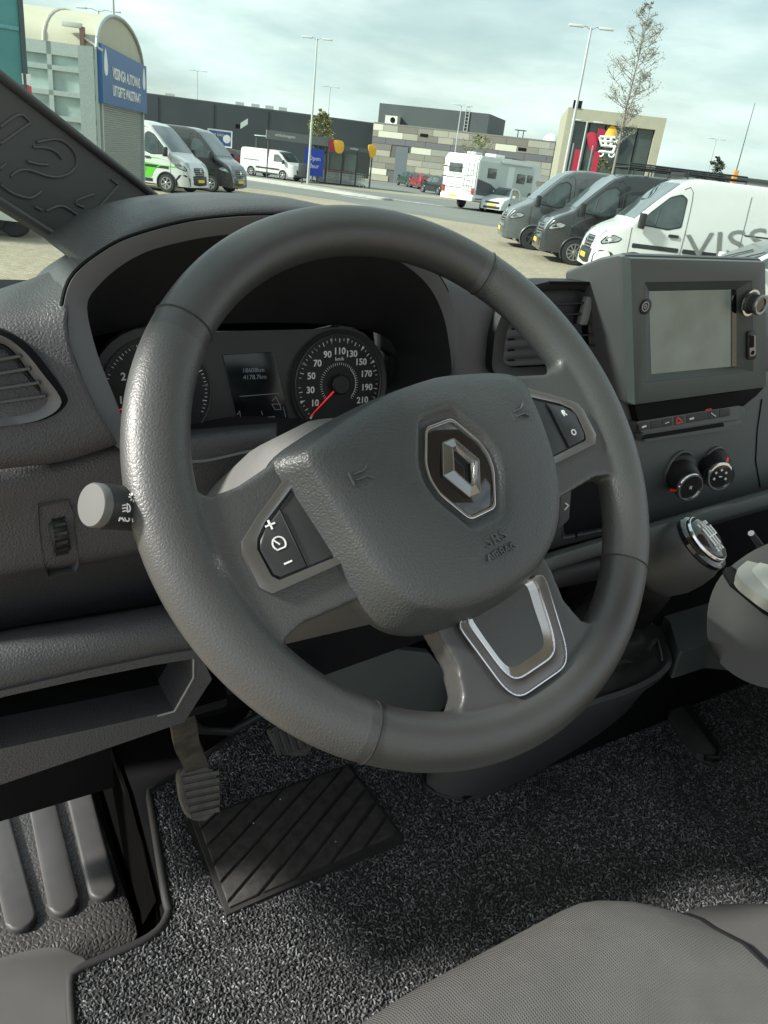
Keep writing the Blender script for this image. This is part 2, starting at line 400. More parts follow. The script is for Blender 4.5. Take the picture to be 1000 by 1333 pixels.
for s, d, _ in prof:
    row = []
    for k in range(NP):
        ro = rh[k]*1.33; r = ro+(rp_[k]-ro)*s; an = 2*math.pi*k/NP
        flank = 0.0
        row.append(W(EC[0]+r*math.cos(an), EC[1]+r*math.sin(an), d+flank))
    rows.append(row)
for s, d in ((1.30, .0358), (1.22, .0330), (1.12, .0305), (1.05, .0300), (.6, .0300), (.02, .0300)):
    rows.append([W(EC[0]+rh[k]*s*math.cos(2*math.pi*k/NP), EC[1]+rh[k]*s*math.sin(2*math.pi*k/NP), d) for k in range(NP)])
pad = loft('airbag_cover', rows, m_pad, sw, closed=True, angle=80)
# emblem
em = slab('emblem', [W(u, v, .0325) for u, v in [(p.x, p.y) for p in rnd([(u, v, 0) for u, v in hexl], .004)]], WN, .004, m_gloss, sw, .0008)
hx = [(p.x, p.y) for p in rnd([(u, v, 0) for u, v in hexl], .004)]
sc_ = lambda pl, k: [(EC[0]+(u-EC[0])*k, EC[1]+(v-EC[1])*k) for u, v in pl]
ring('emblem_rim', [W(u, v, .0338) for u, v in sc_(hx, 1.05)], [W(u, v, .0338) for u, v in sc_(hx, .985)], WN, .004, m_chrome, em, bevel=.0004)
loz = [(-.0055, .0085), (.0055, .0085), (.0185, -.014), (.0055, -.0365), (-.0055, -.0365), (-.0185, -.014)]
li = [(-.0010, .0000), (.0010, .0000), (.0086, -.014), (.0010, -.0280), (-.0010, -.0280), (-.0086, -.014)]
lm = [(-.002, .0020), (.002, .0020), (.0104, -.014), (.002, -.0300), (-.002, -.0300), (-.0104, -.014)]
loz, li, lm = [[(EC[0]+(u-EC[0])*.90, EC[1]+(v-EC[1])*.90) for u, v in L_] for L_ in (loz, li, lm)]
vs = []; fs = []
for pl, d in ((loz, .0326), (loz, .0345), (lm, .0378), (li, .0352), (li, .0328)):
    vs += [W(u, v, d) for u, v in pl]
for r in range(4):
    for k in range(6): fs.append((r*6+k, r*6+(k+1) % 6, (r+1)*6+(k+1) % 6, (r+1)*6+k))
dm = mesh('diamond_mark', vs, fs, mat('emblem_metal', (.24, .25, .25), .20, metal=1.0, var=.05, rvar=.05), em, False)
strokes('diamond_edge', [[W(u, v, .0346) for u, v in loz+loz[:1]], [W(u, v, .0379) for u, v in lm+lm[:1]], [W(u, v, .0353) for u, v in li+li[:1]]], .0006, WN, m_chrome, em, .0002)
# horn marks and lettering moulded into the cover
for u0 in (-.072, .072):
    a, b = u0-.006, u0+.006; v0 = .0065
    mk = [[W(a-.003, v0-.004, .0337), W(a-.003, v0+.004, .0337)], [W(a, v0-.002, .0339), W(b-.004, v0-.002, .0339), W(b, v0-.005, .0339)], [W(a, v0+.002, .0339), W(b-.004, v0+.002, .0339), W(b, v0+.005, .0339)]]
    strokes('horn_mark', mk, .0009, WN, mat('cover_mark', (.066, .072, .072), .5), pad, .0008)
text('airbag_lettering', 'SRS', .0105, W(-.002, -.0665, .0362), WU, WV, MATS['cover_mark'], pad, .0007, sx=1.25)
text('airbag_lettering', 'AIRBAG', .0072, W(-.002, -.0760, .0359), WU, WV, MATS['cover_mark'], pad, .0007, sx=1.05)
# spoke switch clusters
def cluster(s):
    o_ = [(.098, .024), (.112, .024), (.140, .008), (.1535, -.001), (.1565, -.008), (.1565, -.030), (.151, -.0365), (.098, -.0375)]
    i_ = [(.098, .018), (.110, .0175), (.136, .004), (.1445, -.003), (.1475, -.009), (.1465, -.027), (.143, -.0310), (.098, -.0325)]
    bz = ring('switch_bezel', [W(s*u, v, .0128) for u, v in o_], [W(s*u, v, .0122) for u, v in i_], WN, .006, m_satin, sw, bevel=.0009)
    b_ = [(.123, .0085), (.136, .001), (.1432, -.0045), (.1458, -.0095), (.1448, -.0262), (.142, -.0298), (.123, -.0305)]
    bt = slab('switch_button', [W(s*u, v, .0128) for u, v in b_], WN, .006, m_button, sw, .0016)
    pl = [(.096, .0168), (.1095, .0165), (.1222, .009), (.1222, -.0306), (.096, -.0314)]
    slab('switch_blank', [W(s*u, v, .0112) for u, v in pl], WN, .006, m_button, sw, .0006)
    return bt
bl = cluster(-1); br = cluster(1)
cx = -.1335
strokes('plus_symbol', [[W(cx-.0030, .0015, .0128), W(cx+.0030, .0015, .0128)], [W(cx, -.0012, .0128), W(cx, .0042, .0128)]], .0011, WN, m_white, bl)
strokes('minus_symbol', [[W(cx-.0024, -.0235, .0128), W(cx+.0024, -.0235, .0128)]], .0011, WN, m_white, bl)
arc = [W(cx+.0042*math.cos(R_(k)), -.0110+.0042*math.sin(R_(k)), .0128) for k in range(-50, 231, 20)]
strokes('limiter_symbol', [arc, [arc[0], arc[-1]], [W(cx, -.0115, .0128), W(cx-.0028, -.0075, .0128)]], .0009, WN, m_white, bl)
text('resume_letter', 'R', .0068, W(.1345, -.0045, .0129), WU, WV, m_white, br, .0002, bold=.0002)
text('off_letter', 'O', .0068, W(.1345, -.0215, .0129), WU, WV, m_white, br, .0002, bold=.0002)
# lower spoke trim
bo = [(-.0435, -.104), (-.0315, -.158), (-.0235, -.1685), (.0235, -.1685), (.0315, -.158), (.0435, -.104)]
bi = [(-.0355, -.104), (-.0260, -.148), (-.0190, -.1580), (.0190, -.1580), (.0260, -.148), (.0355, -.104)]
bo, bi = [[(p.x, p.y) for p in rnd([Vector((u, v, 0)) for u, v in L_], .009, 4)] for L_ in (bo, bi)]
bt = ring('spoke_trim', [W(u, v, .0115) for u, v in bo], [W(u, v, .0108) for u, v in bi], WN, .006, mat('spoke_trim_satin', (.13, .125, .12), .26, metal=.85, var=.05, rvar=.06), sw, bevel=.0010)
m_trimd = mat('spoke_trim_dark', (.16, .16, .16), .36, metal=.6, var=.04)
ii = [(-.0225, -.104), (-.0165, -.1395), (-.0130, -.1445), (.0130, -.1445), (.0165, -.1395), (.0225, -.104)]
ii = [(p.x, p.y) for p in rnd([Vector((u, v, 0)) for u, v in ii], .006, 4)]
ring('trim_slope', [W(u, v, .0102) for u, v in bi], [W(u, v, .0060) for u, v in ii], WN, .010, mat('trim_gloss', (.42, .42, .41), .17, metal=.95, var=.03, rvar=.04), sw, inner_drop=0)
slab('trim_panel', [W(u, v, .0064) for u, v in ii], WN, .006, m_trimd, sw, .0006)
strokes('trim_edge', [[W(u, v, .0112) for u, v in bi], [W(u, v, .0118) for u, v in bo]], .0009, WN, m_chrome, bt, .0006)

# ---- steering column shroud and stalks
AX = -WN
def S(u, w_, l): return WC+_a*u+_b*w_+AX*l          # u right, w up across the axis, l along the axis away from the driver
m_col = mat('column_plastic', (.115, .116, .112), .62, grain=520, gs=.45, var=.06, vs=30)
co = thing('steering_column', 'grey plastic steering column shroud behind the steering wheel', 'column', S(0, 0, .2))
def sect(l, hw, up, dn):
    pl = rnd([Vector((-hw, -dn, 0)), Vector((hw, -dn, 0)), Vector((hw, up*.55, 0)), Vector((hw*.75, up, 0)), Vector((-hw*.75, up, 0)), Vector((-hw, up*.55, 0))], .018, 3)
    return [S(p.x, p.y, l) for p in pl]
loft('upper_shroud', [sect(.040, .066, .048, .056), sect(.052, .084, .060, .068), sect(.12, .100, .068, .078), sect(.27, .108, .070, .086)], m_col, co, closed=True, cap=True)
lathe('hub_sleeve', [(.045, .0), (.050, .012), (.050, .040)], WC+AX*.002, AX, m_black, co, 36)
tube('column_tube', [S(0, 0, .22), S(0, -.01, .48)], .035, m_matt, co, 14)
# light stalk on the driver's left
e = P(127, 658, y=.405); e2 = S(-.060, -.012, .085)
ls = thing('light_stalk', 'light switch stalk with pale round end cap beside the steering wheel', 'stalk', e2)
ax = (e-e2).normalized(); Lk = (e-e2).length
tube('stalk_arm', [e2, e2.lerp(e, .45)], [.010, .0105], m_black, ls, 14)
SR = .0128
body = lathe('stalk_body', [(.0105, .40*Lk), (SR*.95, .46*Lk), (SR, .60*Lk), (SR, .66*Lk), (SR*.93, .67*Lk), (SR, .68*Lk), (SR*1.01, Lk-.004), (SR*.97, Lk)], e2, ax, m_black, ls, 40)
m_cap = mat('stalk_cap', (.095, .097, .095), .5, var=.05)
lathe('end_cap', [(SR*.98, Lk-.002), (SR*.98, Lk+.003), (SR*.92, Lk+.0042), (.001, Lk+.0044)], e2, ax, m_cap, ls, 40)
vwd = (-e).normalized(); vwd = (vwd-ax*vwd.dot(ax)).normalized(); sdv = ax.cross(vwd)
def onst(l, ang):                                  # a point on the stalk's skin
    q = vwd*math.cos(ang)+sdv*math.sin(ang); return e2+ax*l+q*(SR*1.025), q
o_, q_ = onst(Lk-.013, .35); up_ = -ax.cross(q_)
if up_.z < 0: up_ = -up_
text('auto_lettering', 'AUTO', .0058, onst(Lk-.0135, -.45 if onst(Lk, -.45)[0].z < onst(Lk, .45)[0].z else .45)[0], -ax, up_, m_white, body, .0002, bold=.0001)
def lampsym(l, sg):
    o_, q = onst(l, 0.02); u_ = -ax; v_ = up_
    a = [o_+u_*.0020*math.cos(R_(k))*sg+v_*.0024*math.sin(R_(k)) for k in range(-90, 91, 30)]
    strokes('lamp_symbol', [a+[a[0]]]+[[o_+u_*-.0009*sg+v_*k, o_+u_*-.0030*sg+v_*(k-.0006)] for k in (-.0017, 0, .0017)], .0006, q, m_white, body)
lampsym(Lk-.0095, 1); lampsym(Lk-.0180, -1)
oo, q = onst(Lk-.0140, .5 if onst(Lk, .5)[0].z > onst(Lk, -.5)[0].z else -.5)
strokes('light_symbol', [[oo+(-ax*math.cos(k)+up_*math.sin(k))*.0015, oo+(-ax*math.cos(k)+up_*math.sin(k))*.0026] for k in [i*math.pi/4 for i in range(8)]], .0006, q, m_white, body)
# stub of the same switch seen through the wheel
tube('stalk_root', [S(-.06, .0, .09), S(-.115, -.006, .085)], [.022, .016], m_black, co, 16)
# wiper stalk on the right
wp = P(729, 655, y=.47)
ws = thing('wiper_stalk', 'slim wiper stalk tip showing behind the right side of the airbag cover', 'stalk', S(.06, 0, .085))
tube('stalk_arm', [S(.055, -.005, .085), wp+Vector((-.012, 0, .006))], [.012, .009], m_black, ws, 12)
obox('stalk_tip', wp, Vector((.007, .001, .004)), Vector((0, .008, 0)), Vector((-.004, 0, .020)), m_dash_s, ws, .003)
strokes('wiper_symbol', [[wp+Vector((-.001, -.0085, -.003)), wp+Vector((.003, -.0085, .001)), wp+Vector((-.002, -.0085, .004))]], .0012, (0, -1, 0), m_white, ws)

# ================================================================== DASHBOARD
YN = Vector((0, -1, 0))
db = thing('dashboard', 'charcoal moulded dashboard with grained plastic, air vents and storage tray', 'dashboard', (.3, .7, -.5))
def R(y, pts): return [P(a, b, y=y) for a, b in pts]
# upper pod on the door side (carries the round-cornered vent)
rows = [R(1.02, [(-170, 470), (-60, 424), (0, 396), (60, 370), (152, 326)]),
        R(.86, [(-170, 452), (-60, 410), (0, 386), (60, 363), (152, 320)]),
        R(.74, [(-170, 440), (-60, 399), (0, 376), (60, 355), (150, 313)]),
        R(.66, [(-170, 452), (-60, 412), (0, 392), (55, 377), (112, 342)]),
        R(.618, [(-170, 480), (-60, 440), (0, 424), (50, 412), (88, 396)]),
        R(.602, [(-170, 530), (-60, 508), (0, 495), (50, 480), (92, 452)]),
        R(.592, [(-170, 585), (-60, 566), (0, 556), (70, 545), (122, 523)]),
        R(.584, [(-170, 628), (-60, 614), (0, 604), (80, 594), (150, 572)]),
        R(.600, [(-170, 640), (-60, 622), (0, 611), (80, 601), (152, 579)])]
loft('upper_panel', grid(rows, 40, 40), m_dash, db, thick=.006, angle=70)
# main lower panel with the headlight-level switch
rows = [R(.640, [(-170, 630), (0, 600), (80, 590), (150, 570), (240, 560), (360, 550)]),
        R(.606, [(-170, 648), (0, 616), (80, 606), (150, 586), (240, 575), (360, 560)]),
        R(.602, [(-170, 720), (0, 680), (80, 668), (150, 655), (240, 640), (360, 620)]),
        R(.600, [(-170, 785), (0, 745), (80, 732), (150, 720), (230, 706), (360, 690)]),
        R(.612, [(-170, 800), (0, 758), (80, 745), (150, 732), (240, 718), (360, 700)]),
        R(.660, [(-170, 872), (0, 826), (80, 812), (150, 800), (240, 786), (360, 770)])]
loft('lower_panel', grid(rows, 40, 40), m_dash, db, thick=.006, angle=70)
# knee bolster above the tray
rows = [R(.660, [(-170, 868), (0, 822), (80, 808), (150, 797), (225, 784), (300, 772)]),
        R(.600, [(-170, 872), (0, 827), (80, 813), (150, 801), (222, 790), (290, 790)]),
        R(.572, [(-170, 892), (0, 846), (80, 831), (150, 818), (230, 806), (282, 812)]),
        R(.560, [(-170, 925), (0, 880), (80, 862), (150, 847), (236, 832), (278, 842)]),
        R(.562, [(-170, 950), (0, 903), (80, 885), (150, 869), (236, 850), (272, 856)]),
        R(.575, [(-170, 958), (0, 909), (80, 890), (150, 873), (238, 854), (268, 860)])]
loft('knee_panel', grid(rows, 30, 40), m_dash, db, thick=.005, angle=70)
# storage tray: lit lower lip, slanted end and the dark pocket behind
tp = Plane((0, .556, -.45), (0, -1, .04))
to = [(-170, 945), (0, 900), (110, 874), (200, 855), (258, 845), (276, 884), (240, 940), (120, 981), (0, 1022), (-170, 1080)]
ti = [(-170, 950), (0, 908), (110, 884), (200, 866), (249, 858), (250, 882), (226, 925), (120, 949), (0, 975), (-170, 1018)]
ring('tray_surround', [tp.px(*q) for q in to], [tp.px(*q) for q in ti], tp.n, .05, m_dash, db, bevel=.004)
pin = [tp.px(*q, d=-.004) for q in ti]
loft('tray_pocket', [pin, [p+Vector((-.002, .10, .004)) for p in pin], [p+Vector((-.004, .17, .01)) for p in pin]], m_matt, db, closed=True)
slab('pocket_floor', [p+Vector((-.004, .165, .01)) for p in pin], YN, .004, m_matt, db)
tube('tray_edge', [tp.px(*q, d=.001) for q in ((252, 858), (252, 882), (227, 926), (205, 932))], .0011, mat('pale_edge', (.22, .21, .2), .5), db, 6)  # paler line along the slanted end of the tray

# headlight level switch
hp = Plane((0, .5985, -.3), (0, -1, .02))
hs = ring('switch_recess', [hp.px(*q) for q in ((49, 658), (88, 651), (96, 668), (103, 735), (98, 745), (62, 752), (58, 740), (51, 690))],
          [hp.px(*q, d=-.012) for q in ((56, 666), (84, 660), (86, 668), (92, 730), (91, 738), (64, 744), (63, 738), (56, 690))], hp.n, .03, m_dash_s, db, bevel=.0008)
slab('switch_plate', [hp.px(*q, d=-.010) for q in ((56, 666), (84, 660), (86, 668), (92, 730), (91, 738), (64, 744), (63, 738), (56, 690))], hp.n, .004, m_black, hs)
wc = hp.px(74.5, 693, d=-.012)
wh = lathe('thumb_wheel', [(.001, -.0065), (.0165, -.0065), (.0178, -.004), (.0178, .004), (.0165, .0065), (.001, .0065)], wc, (1, 0, .1), m_black, hs, 30)
for k in range(-3, 4):
    an = k*.38; d = Vector((0, -math.cos(an), math.sin(an)))
    obox('wheel_rib', wc+d*.0180, Vector((.0045, 0, .0004)), d*.0012, d.cross(Vector((1, 0, 0)))*.0016, m_button, hs, .0008)
for px, py in ((70.5, 669), (78, 728)):
    c0 = hp.px(px, py, d=-.006)
    slab('symbol_tab', rnd([hp.px(px+dx, py+dy, d=-.006) for dx, dy in ((-9, 9), (-8, -8), (8, -9), (9, 8))], .004), hp.n, .006, m_dash_s, hs, .0008)
    a = [c0+Vector((.0026*math.cos(R_(k)), -.0004, .0036*math.sin(R_(k)))) for k in range(-90, 91, 30)]
    strokes('lamp_symbol', [a+[a[0]]]+[[c0+Vector((-.0012, -.0004, k)), c0+Vector((-.0048, -.0004, k-.0008))] for k in (-.0022, 0, .0022)], .0007, YN, m_white, hs)

# door-side vent
vp = Plane((0, .592, -.2), (-.05, -1, .10))
vo = [(0, 430), (38, 451), (64, 481), (87, 514), (89, 528), (76, 543), (51, 555), (0, 562), (-70, 566), (-120, 556), (-135, 520), (-128, 450), (-110, 428), (-60, 420)]
vi = [(0, 448), (20, 461), (41, 489), (61, 517), (60, 527), (46, 536), (24, 540), (0, 542), (-60, 548), (-100, 540), (-112, 515), (-106, 462), (-92, 446), (-50, 440)]
vm = [(0, 437), (31, 457), (56, 487), (78, 516), (79, 528), (68, 539), (44, 549), (0, 555), (-68, 560), (-114, 550), (-127, 518), (-121, 454), (-104, 434), (-57, 427)]
N2 = 72
VO, VM, VI = [cr([vp.px(*q) for q in L_], N2, True) for L_ in (vo, vm, vi)]
av = ring('air_vent', VM, VI, vp.n, .03, m_hood, db, inner_drop=.007, bevel=.0008)
ring('vent_gasket', VO, VM, vp.n, .02, m_matt, av, outer_drop=.006, inner_drop=.003)
VB = [p-vp.n*.055 for p in VI]
loft('vent_duct', [[p-vp.n*.008 for p in VI], VB], m_matt, av, closed=True)
slab('duct_back', VB, vp.n, .003, m_matt, av)
VR = [p-vp.n*.009+(sum(VI, Vector())/N2-p)*.06 for p in VI]
tube('vent_liner', VR+[VR[0]], .0016, m_black, av, 6, False)
for i, (py, xr) in enumerate(((468, 26), (484, 38), (502, 50), (519, 58))):
    a = vp.px(-108, py+20, d=-.013); b = vp.px(xr, py-4, d=-.013)
    u = (b-a)*.5; t = u.normalized(); w_ = vp.n.cross(t).normalized()
    obox('slat', (a+b)*.5, u, (vp.n*.010+w_*.002), w_*.0011, m_dash_s, av, .0006)
for px in (-60, 10, 34):
    a = vp.px(px-6, 452 if px < 5 else 470, d=-.034); b = vp.px(px+4, 540, d=-.034)
    obox('vane', (a+b)*.5, (b-a)*.5, vp.n*.010, vp.n.cross((b-a).normalized())*.001, m_dash_s, av)

# ---- instrument hood
ho = [(150, 580), (132, 545), (116, 512), (99, 470), (85, 430), (83, 400), (95, 362), (129, 332), (170, 310), (238, 291), (289, 284), (340, 281), (410, 283), (480, 298), (535, 327), (572, 360), (590, 400), (597, 450), (598, 500), (592, 548), (560, 576), (470, 588), (350, 586), (262, 602), (190, 600)]
hi = [(168, 566), (158, 540), (144, 505), (128, 464), (116, 420), (114, 393), (126, 374), (153, 349), (190, 328), (240, 314), (289, 306), (340, 303), (405, 304), (470, 315), (520, 340), (556, 370), (576, 407), (585, 450), (588, 490), (580, 538), (550, 562), (465, 576), (352, 575), (265, 590), (200, 586)]
NH = 150
def lip(z): return .600+.030*max(0, min(1, (z+.20)/.14))
HO0 = [P(*q, y=.6) for q in ho]; HI0 = [P(*q, y=.612) for q in hi]
HO = cr([P(q[0], q[1], y=lip(p.z)) for q, p in zip(ho, HO0)], NH, True)
HI = cr([P(q[0], q[1], y=lip(p.z)+.010) for q, p in zip(hi, HI0)], NH, True)
hcx = sum((p.x for p in HI))/NH
def backp(p, k):
    """pocket wall running forward to the cluster face"""
    x = hcx+(p.x-hcx)*(1-.05*k); z = p.z
    top = max(0, min(1, (p.z+.19)/.13))
    z = z-top*.095*k; z = max(z, -.285) if k > .9 else z
    return Vector((x, p.y+(.708-p.y)*k, z))
mid = [a.lerp(b, .5)+Vector((0, -.0015, .0008)) for a, b in zip(HO, HI)]
back = [Vector((p.x, .80, p.z-.03)) for p in HO]
loft('hood_shell', [back, [p+Vector((0, .05, -.001)) for p in HO], [p+Vector((0, .006, 0)) for p in HO]], m_dash, db, closed=True, angle=60)
hd = loft('cluster_hood', [[p+Vector((0, .006, 0)) for p in HO], HO, mid, HI], m_hood, db, closed=True, angle=40)
gro = [p+(p-(sum(HO, Vector())/NH)).normalized()*.0012+Vector((0, .003, 0)) for p in HO]
tube('hood_groove', gro[8:78], .0015, m_matt, hd, 6)
loft('hood_pocket', [[p+Vector((0, .0004, 0)) for p in HI], [backp(p, .3) for p in HI], [backp(p, .65) for p in HI], [backp(p, 1) for p in HI]], m_black, db, closed=True, angle=60)
# dash roll outside the hood groove
roll = []
hc_ = sum(HO, Vector())/NH
hs0, hs1 = 22, 92
for k_, yy, out in ((0, .004, .0025), (1, .012, .007), (2, .035, .0105), (3, .085, .0100), (4, .16, .0045)):
    roll.append([p+Vector((0, yy, 0))+Vector((p.x-hc_.x, 0, p.z-hc_.z)).normalized()*(out*(min(1, i_/10, (hs1-hs0-1-i_)/8))-.0012*(1-min(1, i_/8))) for i_, p in enumerate(HO[hs0:hs1])])
loft('hood_roll', roll, m_dash, db, angle=80, thick=.004)

# ---- instrument cluster
CLP = Plane((.29, .690, -.215), (0, -1, .16))
cl = thing('instrument_cluster', 'dark instrument cluster with two round dials and small display under the hood', 'instrument cluster', (.29, .70, -.29))
CX = Vector((1, 0, 0)); CV = CLP.n.cross(CX)
if CV.z < 0: CV = -CV
m_face = mat('cluster_face', (.030, .030, .030), .55, grain=1800, gs=.1, var=.05)
m_dial = mat('dial_face', (.007, .007, .008), .6, var=.05)
S0 = CLP.px(441, 500); DR = .0505
D0 = CLP.px(333, 503)
T0 = Vector((2*D0.x-S0.x-.004, 0, 0)); T0 = S0+CX*(T0.x-S0.x)
fp = []
for k in range(0, 181, 15): fp.append(S0+(CX*math.cos(R_(k))+CV*math.sin(R_(k)))*(DR+.010) if k < 100 else None)
fp = [q for q in fp if q]+[S0+CX*-.03+CV*.0545, T0+CX*.03+CV*.0545]+[T0+(CX*math.cos(R_(k))+CV*math.sin(R_(k)))*(DR+.010) for k in range(95, 181, 12)]
fp += [T0-CX*(DR+.010)-CV*.055, T0-CV*.075, S0-CV*.075, S0+CX*(DR+.010)-CV*.055]
slab('cluster_face', fp, CLP.n, .012, m_face, cl, .002)
def dial(c, name, rng, a0, a1, step, labels, minor):
    d = lathe(name, [(.001, .0008), (DR-.001, .0008), (DR, .0012)], c, CLP.n, m_dial, cl, 72)
    def dp(r, a, h=.0012): return c+(CX*math.cos(a)+CV*math.sin(a))*r+CLP.n*h
    rn = [dp(DR+.0002, 2*math.pi*k/72, .001) for k in range(72)]
    tube('dial_ring', rn+[rn[0]], .0011, mat('dial_ring', (.06, .06, .06), .35), d, 6, False)
    ou = [dp(DR+.006, 2*math.pi*k/72, .004) for k in range(72)]; ni = [dp(DR+.001, 2*math.pi*k/72, 0) for k in range(72)]
    if name == 'speedometer': ring('dial_cowl', ou, ni, CLP.n, .006, m_face, d, inner_drop=.0)
    for i in range(minor+1):
        a = a0+(a1-a0)*i/minor; big = i % (step) == 0; half_ = i % (step//2 if step > 1 else 1) == 0
        if big:
            t = c+CLP.n*.0012; u = Vector((CX*math.cos(a)+CV*math.sin(a))); s = CLP.n.cross(u)
            mesh('tick_mark', [t+u*(DR-.0025)-s*.0016, t+u*(DR-.0025)+s*.0016, t+u*(DR-.0085)], [(0, 1, 2)], m_white, d, False)
        else:
            strokes('tick_mark', [[dp(DR-.0035, a), dp(DR-(.0072 if half_ else .0055), a)]], .0007 if half_ else .0005, CLP.n, m_white, d, .0002)
    for s, v in labels:
        a = a0+(a1-a0)*v/rng
        text('dial_number', s, .0095, dp(DR-.0165, a), CX, CV, m_white, d, .0002, bold=.0002)
    return d, dp
A0, A1 = R_(225), R_(-45)
spd, dp = dial(S0, 'speedometer', 220, A0, A1, 4, [(str(v), v) for v in range(10, 211, 20)], 44)
text('unit_lettering', 'km/h', .0052, S0+CV*.0262+CLP.n*.0014, CX, CV, m_white, spd, .0002)
def inn(a): return [S0+(CX*math.cos(a)+CV*math.sin(a))*r+CLP.n*.0012 for r in (.0200, .0225)]
strokes('inner_scale', [inn(R_(225-270*k/40)) for k in range(41)], .0004, CLP.n, m_white, spd, .0002)
strokes('inner_arc', [[S0+(CX*math.cos(R_(a))+CV*math.sin(R_(a)))*.0198+CLP.n*.0012 for a in range(48, -46, -6)]], .0005, CLP.n, m_white, spd, .0002)
an = R_(222); nd = CX*math.cos(an)+CV*math.sin(an); ns = CLP.n.cross(nd)
mesh('needle', [S0+nd*.008+ns*.0011+CLP.n*.0035, S0+nd*.008-ns*.0011+CLP.n*.0035, S0+nd*.0465-ns*.0004+CLP.n*.0035, S0+nd*.0465+ns*.0004+CLP.n*.0035, S0+nd*.008+CLP.n*.0045, S0+nd*.0465+CLP.n*.004], [(0, 4, 5, 3), (4, 1, 2, 5), (0, 1, 2, 3)], mat('needle_red', (.75, .03, .03), .4, emit=((1, .03, .03), .25)), spd, False)
lathe('needle_hub', [(.0105, .001), (.0105, .006), (.009, .0075), (.001, .0078)], S0, CLP.n, m_black, spd, 36)
tac, dq = dial(T0, 'tachometer', 7, R_(225), R_(-30), 8, [(str(v), v) for v in (1, 2, 3, 4, 5)], 56)
an = R_(200); nd = CX*math.cos(an)+CV*math.sin(an); ns = CLP.n.cross(nd)
mesh('needle', [T0+nd*.008+ns*.0011+CLP.n*.0035, T0+nd*.008-ns*.0011+CLP.n*.0035, T0+nd*.0465-ns*.0004+CLP.n*.0035, T0+nd*.0465+ns*.0004+CLP.n*.0035], [(0, 1, 2, 3)], MATS['needle_red'], tac, False)
dpx = [(290, 462), (357, 458), (376, 545), (311, 551)]
dsp = slab('trip_display', [CLP.px(*q, d=.0012) for q in dpx], CLP.n, .003, mat('display_glass', (.004, .006, .008), .18, var=.02, rvar=.03), cl, .0003)
m_lcd = mat('lcd_dim', (.10, .12, .14), .5, emit=((.6, .75, .85), .03))
text('odometer_lettering', '18608km', .0062, CLP.px(330, 482, d=.0016), CX, CV, m_lcd, dsp, .0001)
text('odometer_lettering', '4178.7km', .0062, CLP.px(332, 491, d=.0016), CX, CV, m_lcd, dsp, .0001)
dl = lambda *q: [CLP.px(a, b, d=.0016) for a, b in q]
strokes('display_line', [dl((312, 516), (363, 512)), dl((354, 522), (359, 517), (364, 526), (366, 533), (358, 533), (354, 526), (366, 526)), dl((309, 540), (312, 535), (313, 542)), dl((369, 530), (372, 543)), dl((340, 535), (342, 540))], .0005, CLP.n, m_lcd, dsp, .0002)
strokes('fuel_bar', [dl((313, 548), (357, 543))], .0022, CLP.n, mat('lcd_bar', (.18, .19, .2), .5), dsp, .0002)
text('warning_lamp', 'j.', .010, CLP.px(293, 552, d=.0010), CX, CV, mat('warning_blue', (.01, .01, .25), .5, emit=((.05, .06, 1), .5)), cl, .0002)

# ---- middle of the dash: slope beside the hood, centre vent, stack
rows = [R(.80, [(500, 330), (560, 346), (610, 357), (665, 362), (720, 364), (800, 364)]),
        R(.70, [(500, 326), (560, 343), (610, 356), (665, 361), (720, 363), (800, 364)]),
        R(.668, [(540, 350), (590, 366), (622, 375), (665, 372), (720, 370), (800, 370)]),
        R(.658, [(560, 400), (600, 410), (622, 420), (660, 420), (720, 420), (800, 420)]),
        R(.655, [(560, 470), (600, 470), (622, 475), (660, 478), (720, 480), (800, 480)]),
        R(.655, [(540, 560), (600, 560), (622, 560), (660, 560), (720, 560), (800, 560)]),
        R(.690, [(540, 640), (600, 640), (640, 640), (680, 640), (740, 640), (800, 640)])]
loft('centre_slope', grid(rows, 34, 36), m_dash_s, db, thick=.006, angle=70)
vq = Plane((.6, .642, -.17), (-.03, -1, .05))
co_ = [(640, 482), (644, 434), (655, 404), (684, 374), (715, 366), (777, 367), (781, 430), (784, 500), (723, 500), (650, 490)]
ci_ = [(659, 474), (664, 436), (672, 414), (694, 390), (716, 379), (768, 378), (771, 430), (772, 476), (722, 478), (672, 480)]
CO, CI = rnd([vq.px(*q) for q in co_], .008, 3), rnd([vq.px(*q) for q in ci_], .008, 3)
cvn = ring('air_vent', CO, CI, vq.n, .03, m_black, db, inner_drop=.006, bevel=.0012)
loft('vent_duct', [[p-vq.n*.008 for p in CI], [p-vq.n*.05 for p in CI]], m_matt, cvn, closed=True)
slab('duct_back', [p-vq.n*.05 for p in CI], vq.n, .003, m_matt, cvn)
for i, py in enumerate((398, 412, 426, 440, 454, 467)):
    xl = 664+max(0, (440-py))*.42
    a = vq.px(xl, py+2, d=-.010); b = vq.px(769, py-4, d=-.010); t = (b-a).normalized(); w_ = vq.n.cross(t)
    obox('slat', (a+b)*.5, (b-a)*.5, vq.n*.008+w_*.002, w_*.0010, m_black, cvn)
for px in (684, 704, 728, 752):
    a, b = vq.px(px+2, 396, d=-.028), vq.px(px-3, 474, d=-.028)
    obox('vane', (a+b)*.5, (b-a)*.5, vq.n*.008, Vector((.0009, 0, 0)), m_black, cvn)
a = vq.px(762, 404, d=-.004)
obox('vent_tab', a, Vector((.006, 0, 0)), Vector((0, .004, 0)), Vector((.001, 0, .016)), mat('vent_tab', (.16, .17, .165), .5), cvn, .002)
strokes('vent_lip', [[vq.px(715, 368, d=.001), vq.px(777, 369, d=.001)]], .0035, vq.n, m_matt, cvn, .001)
